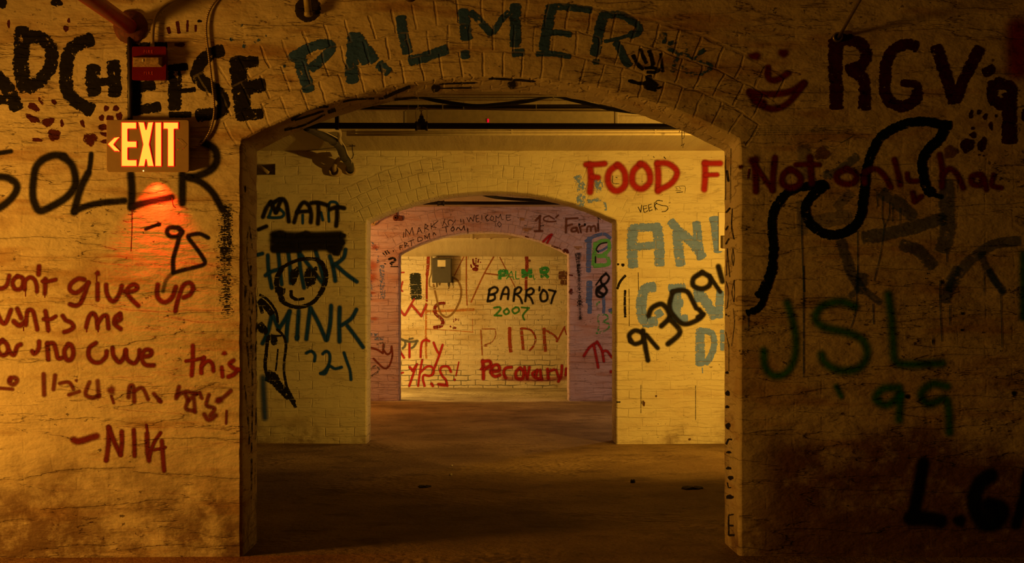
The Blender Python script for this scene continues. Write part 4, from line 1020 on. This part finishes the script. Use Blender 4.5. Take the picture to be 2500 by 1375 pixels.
vs, fs = lathe((fl.x, 5.281, fl.z), (0, -1, 0), [(0, .066), (.006, .066), (.012, .062), (.018, .052), (.026, .04), (.03, .029)], 40)
vs = [v + Vector((random.uniform(-1, 1), 0, random.uniform(-1, 1))) * .0022 for v in vs]
obj('flange', (vs, fs), rust_red, rp)

Ez = lambda x, y: at(600 + x / 3.5714, y / 3.5714, 5.28)
hole_m = plain('painted_hole', (.02, .012, .008), .9, bump=0)
c0 = Ez(540, 80)
stub = thing('pipe_stub', (c0.x, 5.28, c0.z), 'yellowish capped pipe stub in a dark ragged hole above the letter P', 'pipe')
vs, fs = lathe((c0.x, 5.281, c0.z), (0, -1, 0), [(0, .05), (.003, .049), (.004, .042), (.004, .0)], 48)
vs = [v + Vector((random.uniform(-1, 1), 0, random.uniform(-1, 1))) * .003 for v in vs]
obj('collar', (vs, fs), hole_m, stub, smooth=False)  # flat dark disc standing in for the shade of the hole
stub_m = plain('stub_paint', (.4, .33, .13), .5, vary=.3)
a_, b_ = Ez(555, 115), Ez(548, -60)
obj('pipe', join(tube([(a_.x, 5.25, a_.z - .002), (b_.x, 5.2, b_.z)], .0145, smooth=False, seg=18), lathe((a_.x, 5.25, a_.z - .004), (0, 0, -1), [(0, .0165), (.012, .0165), (.016, .012), (.017, 0)], 18)), stub_m, stub)
coil_m = plain('ribbed_hose', (.13, .085, .04), .45, metal=.3)
c0 = Ez(1440, -5)
path = [(c0.x + .024 * math.cos(a), 5.25, c0.z + .03 - .05 + .024 * math.sin(a) * 1.2 + .05 - .012) for a in [math.pi + math.pi * i / 24 for i in range(25)]]
path = [(path[0][0], 5.25, path[0][2] + .05)] + path + [(path[-1][0], 5.25, path[-1][2] + .05)]
hs = crom(path, 4)
rad = [.0062 if i % 2 else .0078 for i in range(len(hs))]
tag(obj('flexible_hose', tube(hs, rad, smooth=False, seg=14), coil_m, loc=(c0.x, 5.26, c0.z)), 'end of a dark ribbed hose looping down at the top edge over the arch', 'hose')
Gz = lambda x, y, Y=5.28: at(1800 + x / 3.5714, y / 3.5714, Y)
c0 = Gz(872, 328)
steel = plain('worn_steel', (.34, .27, .16), .35, metal=.8, vary=.25)
rod = thing('metal_rod', (c0.x, 5.28, c0.z), 'thin metal rod sticking out of a ringed socket above the letter R', 'rod')
obj('socket', lathe((c0.x, 5.28, c0.z), (0, -1, 0), [(0, .02), (.012, .02), (.014, .018), (.014, .0125), (.002, .011), (.002, 0)], 24), steel, rod)['label'] = 'ring-shaped socket with dark bore'
e0 = Gz(1075, -10, 4.75)
obj('rod', tube([(c0.x + .004, 5.275, c0.z), e0, e0 + (e0 - c0) * .6], .0062, smooth=False, seg=14), steel, rod)

# ------------------------------------------------------------------ second room: pipes and lights under the ceiling
black_pipe = plain('black_pipe', (.02, .012, .01), .5, vary=.2)
def z_at(py, Y):
    return H + (VY - py) * Y / F
Y = 7.95
zc = z_at(308, Y)
def X(px, Y):
    return (px - VX) * Y / F
sp = thing('sprinkler_pipe', (X(1030, Y), Y, zc), 'black pipe with an upright caged sprinkler hanging across the second room', 'pipe')
obj('pipe', tube([(-XW + .02, Y, zc + .012), (0, Y, zc), (XW - .02, Y, zc - .012)], .018, smooth=False, seg=18), black_pipe, sp)
x = X(1029, Y)
obj('tee_fitting', join(lathe((x - .037, Y, zc), (1, 0, 0), [(0, .0), (0, .027), (.012, .027), (.014, .0235), (.06, .0235), (.062, .027), (.074, .027), (.074, 0)], 20), lathe((x, Y, zc + .01), (0, 0, 1), [(0, .022), (.03, .021), (.032, .014), (.05, .012), (.052, 0)], 18)), black_pipe, sp)
hd = obj('sprinkler_head', join(lathe((x, Y, zc + .058), (0, 0, 1), [(0, .009), (.01, .009), (.012, .005), (.03, .004), (.031, .013), (.033, .013), (.034, 0)], 16)), steel, sp)
wires = []
for s in (-1, 1):
    for dy in (-.012, .012):
        wires.append(tube([(x + s * .03, Y + dy, zc + .03), (x + s * .034, Y + dy, zc + .06), (x + s * .033, Y + dy, zc + .092), (x + s * .024, Y + dy, zc + .106), (x + s * .006, Y + dy, zc + .11)], .0016, 6, 6))
wires.append(tube([(x - .03, Y - .012, zc + .06), (x - .03, Y + .012, zc + .06)], .0014, smooth=False, seg=6))
wires.append(tube([(x + .03, Y - .012, zc + .06), (x + .03, Y + .012, zc + .06)], .0014, smooth=False, seg=6))
wires.append(tube([(x - .032, Y, zc + .028), (x + .032, Y, zc + .028)], .0016, smooth=False, seg=6))
obj('wire_guard', join(*wires), plain('bright_wire', (.85, .7, .45), .35, bump=0), hd)['label'] = 'bright wire cage'
x = X(823, Y)
obj('hanger', join(box(x - .011, x + .011, Y - .021, Y + .021, zc - .021, zc + .06, .003), box(x - .003, x + .003, Y - .003, Y + .003, zc + .05, CEIL)), black_pipe, sp, smooth=False)
obj('hanger', join(box(1.9, 1.922, Y - .021, Y + .021, zc - .026, zc + .06, .003), box(1.908, 1.914, Y - .003, Y + .003, zc + .05, CEIL)), black_pipe, sp, smooth=False)
Y = 8.36
x0, x1 = X(989, Y), X(1503, Y)
zb, zt = z_at(303, Y), z_at(267, Y)
fix_m = plain('fixture_enamel', (.78, .66, .42), .45, vary=.15)
fx_ = thing('light_fixture', ((x0 + x1) / 2, Y, zt), 'long boxy unlit light fixture under the ceiling behind the black pipe', 'light fixture')
vs, fs = box(x0, x1, Y, Y + .13, zb, zt, .004)
obj('housing', (vs, fs), fix_m, fx_, smooth=False)
cap_m = plain('fixture_cap', (.68, .6, .44), .4, vary=.1)
obj('end_cap', box(x0 - .012, x0 + .006, Y - .003, Y + .133, zb - .003, zt - .01, .004), cap_m, fx_, smooth=False)
vs, fs = box(x1 - .006, x1 + .016, Y - .003, Y + .133, zb - .003, zt + .003, .004)
obj('end_cap', (vs, fs), cap_m, fx_, smooth=False)
for xx in (x0 + .2, x1 - .2):
    obj('bracket', box(xx - .01, xx + .01, Y + .05, Y + .08, zt - .002, CEIL), fix_m, fx_, smooth=False)
redled = plain('red_led', (.5, .01, .02), emit=(1, .0, .03), power=.75, bump=0)
obj('indicator_lamp', box(X(1189.6, Y), X(1193.4, Y), Y - .003, Y + .002, z_at(299, Y), z_at(290.5, Y), .001), redled, fx_, smooth=False)['label'] = 'small red pilot lamp'
chain = []
for i in range(26):
    xx = x1 + .016 + i * .0068
    chain.append(lathe((xx - .0028, Y + .1, z_at(283, Y + .1)), (1, 0, 0), [(0, 0), (.0012, .0024), (.0028, .003), (.0044, .0024), (.0056, 0)], 8))
tag(obj('bead_chain', join(*chain), steel, loc=(x1, Y + .1, z_at(283, Y + .1))), 'thin bright bead chain stretched from the right end of the light fixture', 'chain')
dk = plain('dark_conduit', (.05, .035, .02), .4, metal=.2)
Y = 8.17
cn = thing('conduit', (0, Y, z_at(262, Y)), 'dark conduit with cables strapped along it close under the ceiling', 'conduit')
obj('tube', tube([(X(880, Y), Y, z_at(262, Y)), (X(1560, Y), Y, z_at(260, Y))], .014, smooth=False, seg=14), dk, cn)
obj('tube', tube([(X(905, Y), Y - .02, z_at(258, Y)), (X(930, Y), Y - .02, z_at(263, Y)), (X(1100, Y), Y - .02, z_at(267, Y)), (X(1300, Y), Y - .02, z_at(271, Y)), (X(1540, Y), Y - .02, z_at(272, Y))], .0035, 6, 10), steel, cn)['label'] = 'shiny thin tube'
for pxx in (1021, 1081, 1132, 1309):
    obj('cable_tie', box(X(pxx - 1.2, Y), X(pxx + 1.2, Y), Y - .03, Y - .012, z_at(271, Y), z_at(250 if pxx in (1081, 1132) else 257, Y)), cap_m, cn, smooth=False)
obj('strap', box(X(996, Y), X(999, Y), Y - .026, Y + .01, z_at(267, Y), z_at(258, Y)), steel, cn, smooth=False)
Yc = 8.08
blackcab = plain('black_cable', (.02, .02, .017), .45)
cb = thing('cable_bundle', (X(1350, Yc), Yc, z_at(237, Yc)), 'bundle of black cables sagging in waves along the ceiling edge behind the arch', 'cable')
for k, (dz, r) in enumerate(((0, .0045), (3, .0045), (5, .004), (-2, .0035))):
    P0 = [(905, 258 - dz), (960, 244), (1020, 238.5), (1060, 242 + dz), (1110, 250 + dz), (1165, 256 + dz), (1230, 251 + dz), (1290, 244 + dz), (1350, 236.5), (1400, 242 + dz), (1450, 254 + dz), (1500, 265 + dz), (1560, 272 + dz)]
    obj('cable', tube([(X(a, Yc), Yc + .007 * k, z_at(b_, Yc)) for a, b_ in P0], r, 7, 8), blackcab, cb)
for pxx in (1021, 1351):
    obj('cable_clip', box(X(pxx - 1.4, Yc), X(pxx + 1.4, Yc), Yc - .008, Yc + .03, z_at(243, Yc), CEIL), cap_m, cb, smooth=False)
cream_pipe = plain('cream_pipe', (.62, .53, .35), .4, vary=.15)
for (Y, py, r, lab) in ((9.3, 321, .0075, 'thin cream conduit running across the ceiling, nearer of a pair'), (9.45, 327.5, .011, 'thicker cream conduit running across the ceiling, next to the thin one')):
    cp = tag(obj('conduit', tube([(X(846, Y), Y, z_at(py + .8, Y)), (X(1250, Y), Y, z_at(py, Y)), (XW - .02, Y, z_at(py - 1, Y))], r, smooth=False, seg=14), cream_pipe, loc=(X(1250, Y), Y, z_at(py, Y))), lab, 'conduit')
    for pxx in (870, 1250, 1600):
        obj('clip', box(X(pxx, Y) - .006, X(pxx, Y) + .006, Y - r * 1.25, Y + r * 1.25, z_at(py, Y), CEIL), cream_pipe, cp, smooth=False)
cord_m = plain('dark_cord', (.04, .025, .015), .8)
Y = 9.27
P0 = [(1668, 318), (1671, 326), (1670, 336), (1666, 338), (1664.5, 330), (1665.5, 320), (1665, 340), (1665.3, 352), (1663, 356), (1668, 353), (1671, 350), (1668, 356), (1667.5, 361)]
tag(obj('hanging_cord', tube([(X(a, Y), Y + .002 * (i % 3), z_at(b_, Y)) for i, (a, b_) in enumerate(P0)], .0019, 8, 8), cord_m, loc=(X(1665, Y), Y, z_at(318, Y))), 'short knotted dark cord dangling from the cream conduits on the right', 'cord')
# pipes entering the middle wall at the left
PZ = lambda x, y, Y: at(620 + x / 7.639, 260 + y / 7.639, Y)
wrap_m = plain('dark_wrapping', (.03, .028, .022), .5, vary=.5, scale=60, bump=.002)
pb = thing('wrapped_pipe', PZ(1800, 1180, 10.56), 'dark wrapped pipe with cables strapped on, slanting down into the middle wall', 'pipe')
obj('pipe', tube([PZ(980, 380, 8.75), PZ(1150, 460, 8.95), PZ(1330, 560, 9.25), PZ(1480, 640, 9.55), PZ(1600, 760, 9.8), PZ(1660, 900, 10.05), PZ(1730, 1010, 10.25), PZ(1790, 1090, 10.4), PZ(1800, 1190, 10.58)], .029, 8, 16, wob=.12), wrap_m, pb)
for k, (dx, dy) in enumerate(((90, -50), (120, -10), (60, -70), (-60, 20))):
    obj('cable', tube([PZ(1000 + dx * .8, 370 + dy, 8.75), PZ(1180 + dx * .6, 450 + dy, 9.0), PZ(1340 + dx, 545 + dy * .6, 9.25), PZ(1500 + dx * .7, 620 + dy * .6, 9.5), PZ(1620 + dx * .6, 740, 9.78), PZ(1680 + dx * .5, 880, 10.0), PZ(1730 + dx * .7, 1000, 10.22), PZ(1790 + dx * .2, 1080, 10.36)], .0045, 8, 8), (wrap_m, cap_m, wrap_m, blackcab)[k], pb)
collar_m = plain('collar_paint', (.5, .38, .2), .55, vary=.25)
c0 = PZ(1800, 1190, 10.56)
obj('collar', lathe((c0.x, 10.565, c0.z), (0, -1, 0), [(0, .042), (.03, .042), (.032, .04), (.032, .03)], 22), collar_m, pb)
for x_, y_, Y_, x2, y2, Y2 in ((1480, 640, 9.55, 1600, 760, 9.8), (1690, 950, 10.15, 1730, 1010, 10.25)):
    obj('band', lathe(PZ(x_, y_, Y_), PZ(x2, y2, Y2) - PZ(x_, y_, Y_), [(-.006, .032), (-.006, .0345), (.006, .0345), (.006, .032)], 18), blackcab, pb)
obj('strapped_pipe', tube([PZ(1180, 400, 8.85), PZ(1350, 440, 9.0), PZ(1500, 430, 9.15), PZ(1580, 450, 9.25), PZ(1600, 520, 9.35), PZ(1590, 600, 9.5), PZ(1640, 720, 9.8), PZ(1720, 860, 10.1), PZ(1770, 960, 10.3)], .015, 8, 16), cream_pipe, pb)['label'] = 'cream pipe strapped along the dark one'
ep = thing('elbow_pipe', PZ(1540, 1210, 10.56), 'bent cream pipe dropping into a round open collar on the middle wall', 'pipe')
obj('pipe', tube([PZ(1690, 945, 10.47), PZ(1600, 975, 10.44), PZ(1535, 1035, 10.43), PZ(1500, 1120, 10.45), PZ(1505, 1200, 10.53)], .017, 8, 16), collar_m, ep)
c0 = PZ(1540, 1215, 10.56)
obj('collar', lathe((c0.x, 10.565, c0.z), (-.25, -1, 0), [(0, .044), (.06, .044), (.062, .041), (.062, .034), (.01, .033)], 24), collar_m, ep)
hr = pb
obj('hanger_rod', tube([PZ(1830, 735, 10.2), PZ(1842, 850, 10.2), PZ(1850, 900, 10.21), PZ(1835, 960, 10.22), PZ(1790, 985, 10.22)], .0035, 6, 8), dk, hr)
a_ = PZ(1838, 740, 10.2)
obj('hanger_plate', join(box(a_.x - .022, a_.x + .022, a_.y - .01, a_.y + .01, a_.z - .002, a_.z + .004), box(a_.x - .003, a_.x + .003, a_.y - .003, a_.y + .003, a_.z, CEIL)), dk, hr, smooth=False)
obj('tie_wire', tube([PZ(1838, 742, 10.2), PZ(1400, 780, 10.1), PZ(980, 830, 10.0)], .0022, smooth=False, seg=6), dk, hr)
ph = thing('pipe_stub', PZ(200, 1190, 10.6), 'short broken pipe lying in the square dark hole of the middle wall', 'pipe')
obj('pipe', tube([PZ(60, 1080, 10.66), PZ(180, 1170, 10.62), PZ(270, 1240, 10.59)], .0145, smooth=False, seg=16), collar_m, ph)
# panel on the right of the middle wall
SW = lambda x, y: at(1740 + x / 9.825, 500 + y / 9.825, 10.56)
p0, p1 = SW(165, 1115), SW(135, 190)
pn = thing('wiring_board', ((p0.x + .2), 10.56, p0.z), 'cream wiring board half hidden behind the right side of the front arch', 'board')
obj('board', box(p1.x, p1.x + .42, 10.545, 10.561, p0.z, p1.z, .003), plain('cream_board', (.8, .72, .5), .45, vary=.06), pn, smooth=False)
p0, p1 = SW(205, 1055), SW(200, 760)
obj('switch_box', box(p0.x, p0.x + .2, 10.5, 10.546, p0.z, p1.z, .004), plain('brown_box', (.2, .13, .06), .5), pn, smooth=False)

# ------------------------------------------------------------------ third room
Y = 13.1
zc = z_at(496, Y)
s3 = thing('sprinkler_pipe', (0, Y, zc), 'black pipe crossing the third room, seen through the second arch', 'pipe')
obj('pipe', tube([(-XW + .02, Y, zc), (XW - .02, Y, zc)], .0165, smooth=False, seg=16), black_pipe, s3)
x = X(1076, Y)
obj('coupling', lathe((x - .035, Y, zc), (1, 0, 0), [(0, 0), (0, .026), (.016, .026), (.018, .022), (.052, .022), (.054, .026), (.07, .026), (.07, 0)], 18), black_pipe, s3)
for xx in (-2.2, 1.9):
    obj('hanger', box(xx - .008, xx + .008, Y - .006, Y + .006, zc, CEIL), black_pipe, s3, smooth=False)
Y = 12.3
tag(obj('sagging_cable', tube([(X(a, Y), Y, z_at(b_, Y)) for a, b_ in ((1120, 455), (1190, 478), (1240, 485), (1290, 488), (1350, 491), (1420, 492), (1500, 480), (1560, 440))], .014, 6, 12), blackcab, loc=(X(1290, Y), Y, z_at(488, Y))), 'thick black cable sagging above the second arch', 'cable')
PP = lambda x, y, Y=15.55: at(880 + x / 4.9094, 460 + y / 4.9094, Y)
c0 = PP(450, 355)
rf = thing('rusty_fitting', (c0.x, 15.55, c0.z), 'small rusty fitting bolted to the far wall left of its arch', 'fitting')
obj('plate', join(lathe((PP(425, 355).x, 15.55, c0.z), (0, -1, 0), [(0, .035), (.012, .034), (.02, .022), (.05, .02), (.05, .012), (.02, .01)], 16), box(PP(440, 360).x, PP(510, 360).x, 15.52, 15.551, PP(0, 390).z, PP(0, 330).z, .012)), rust_red, rf)
obj('rod', tube([(PP(435, 340).x, 15.53, PP(0, 340).z), (PP(435, 290).x, 15.53, PP(0, 285).z)], .009, smooth=False, seg=10), rust_red, rf)
P0 = [PP(230, 360, 15.3), PP(200, 385, 15.4), PP(175, 410, 15.46), PP(172, 430, 15.5), PP(155, 438, 15.53), PP(142, 425, 15.54), PP(150, 408, 15.53)]
tag(obj('pipe_hook', tube(P0, .011, 8, 12), collar_m, loc=PP(160, 420)), 'curled pale pipe end at the top left of the far wall', 'pipe')

# ------------------------------------------------------------------ fourth room
SS = lambda x, y, Y=19.6: at(960 + x / 5.682, 560 + y / 5.682, Y)
Y = 17.6
ct = tag(obj('conduit', box(X(1050, Y), XW - .02, Y, Y + .09, z_at(582.5, Y), z_at(572, Y), .006), cream_pipe, loc=(X(1200, Y), Y, z_at(578, Y)), smooth=False), 'square cream duct crossing the ceiling of the last room', 'duct')
obj('coupling', box(X(1150, Y), X(1155.5, Y), Y - .012, Y + .1, z_at(583.5, Y), z_at(570, Y), .004), cream_pipe, ct, smooth=False)
ct.name = 'ceiling_duct'
for pxx in (1164, 1198, 1243):
    obj('bracket', box(X(pxx - 2, Y), X(pxx + 2, Y), Y - .005, Y + .09, z_at(584.6, Y), z_at(581.5, Y), .003), collar_m, ct, smooth=False)
for xx in (X(1155, Y), 1.4):
    obj('hanger', box(xx - .006, xx + .006, Y + .03, Y + .05, z_at(573, Y), CEIL), cream_pipe, ct, smooth=False)
p0, p1 = SS(537, 740, 19.45), SS(812, 400, 19.45)
eb = thing('electrical_box', ((p0.x + p1.x) / 2, 19.6, p0.z), 'gray electrical box with a pale label on the back wall', 'electrical box')
gray_box = plain('gray_box', (.085, .08, .065), .45, vary=.12)
obj('cabinet', box(p0.x, p1.x, 19.46, 19.6, p0.z, p1.z, .006), gray_box, eb, smooth=False)
obj('door', box(p0.x + .012, p1.x - .012, 19.45, 19.462, p0.z + .01, p1.z - .012, .004), gray_box, eb, smooth=False)
obj('label_plate', box(SS(614, 0, 19.45).x, SS(726, 0, 19.45).x, 19.447, 19.452, SS(0, 519, 19.45).z, SS(0, 427, 19.45).z), plain('label_paper', (.78, .7, .48), .6, vary=.12), eb, smooth=False)['label'] = 'pale paper label'
obj('nameplate', box(SS(660, 0, 19.45).x, SS(712, 0, 19.45).x, 19.447, 19.452, SS(0, 541, 19.45).z, SS(0, 527, 19.45).z), black_pipe, eb, smooth=False)
obj('connector', box(SS(812, 0, 19.5).x, SS(835, 0, 19.5).x, 19.49, 19.56, SS(0, 745, 19.5).z, SS(0, 655, 19.5).z, .006), dk, eb, smooth=False)
for pts in ([(592, 735), (595, 790), (585, 808), (540, 812), (505, 806), (492, 785), (490, 700), (520, 600), (520, 380)], [(768, 735), (762, 800), (745, 830), (680, 837), (520, 838), (492, 828)]):
    obj('conduit', tube([SS(a, b_, 19.58) for a, b_ in pts], .0065, 6, 10), cream_pipe, eb)
for xx in (588, 768):
    a_ = SS(xx, 742, 19.53)
    obj('bushing', lathe(a_, (0, 0, -1), [(-.01, .014), (.03, .014), (.04, .009), (.055, .008), (.055, 0)], 12), cream_pipe if xx < 700 else dk, eb)

# ------------------------------------------------------------------ scraps on the floor
def scrap(px, py, w_, d_, label, mat, name='scrap', h=.012):
    Yv = H * F / (py - VY)
    x, z = X(px, Yv), floor_z(X(px, Yv), Yv)
    n = 16
    vs, fs = [], []
    for ring, (s, zz) in enumerate(((1, .001), (.9, h), (.45, h * 1.25))):
        for i in range(n):
            a = 2 * math.pi * i / n
            r = s * (1 + .28 * math.sin(2 * a + 1) + .18 * math.sin(5 * a))
            vs.append((x + w_ * r * math.cos(a), Yv + d_ * r * math.sin(a), z + zz * (1 + .4 * math.sin(3 * a))))
    for k in range(2):
        for i in range(n):
            fs.append((k * n + i, k * n + (i + 1) % n, (k + 1) * n + (i + 1) % n, (k + 1) * n + i))
    fs.append(tuple(2 * n + i for i in range(n)))
    fs.append(tuple(range(n))[::-1])
    tag(obj(name, (vs, fs), mat, loc=(x, Yv, z)), label, 'debris')
scrap_m = plain('dark_scrap', (.025, .016, .01), .8)
scrap(1690, 1192, .05, .05, 'flat dark scrap lying on the dirt floor at the right of the second room', scrap_m, h=.009)
scrap(1036, 1187, .03, .05, 'thin dark scrap lying mid floor in the second room', scrap_m, h=.006)
scrap(1100, 1158, .008, .012, 'tiny pale chip lying mid floor in the second room', cap_m, 'paint_chip', .008)
scrap(1103, 1133, .006, .01, 'tiny pale chip on the floor nearer the second arch', cap_m, 'paint_chip', .006)
scrap(1545, 1175, .012, .02, 'small dark pebble on the floor left of the flat scrap', scrap_m, 'pebble', .012)
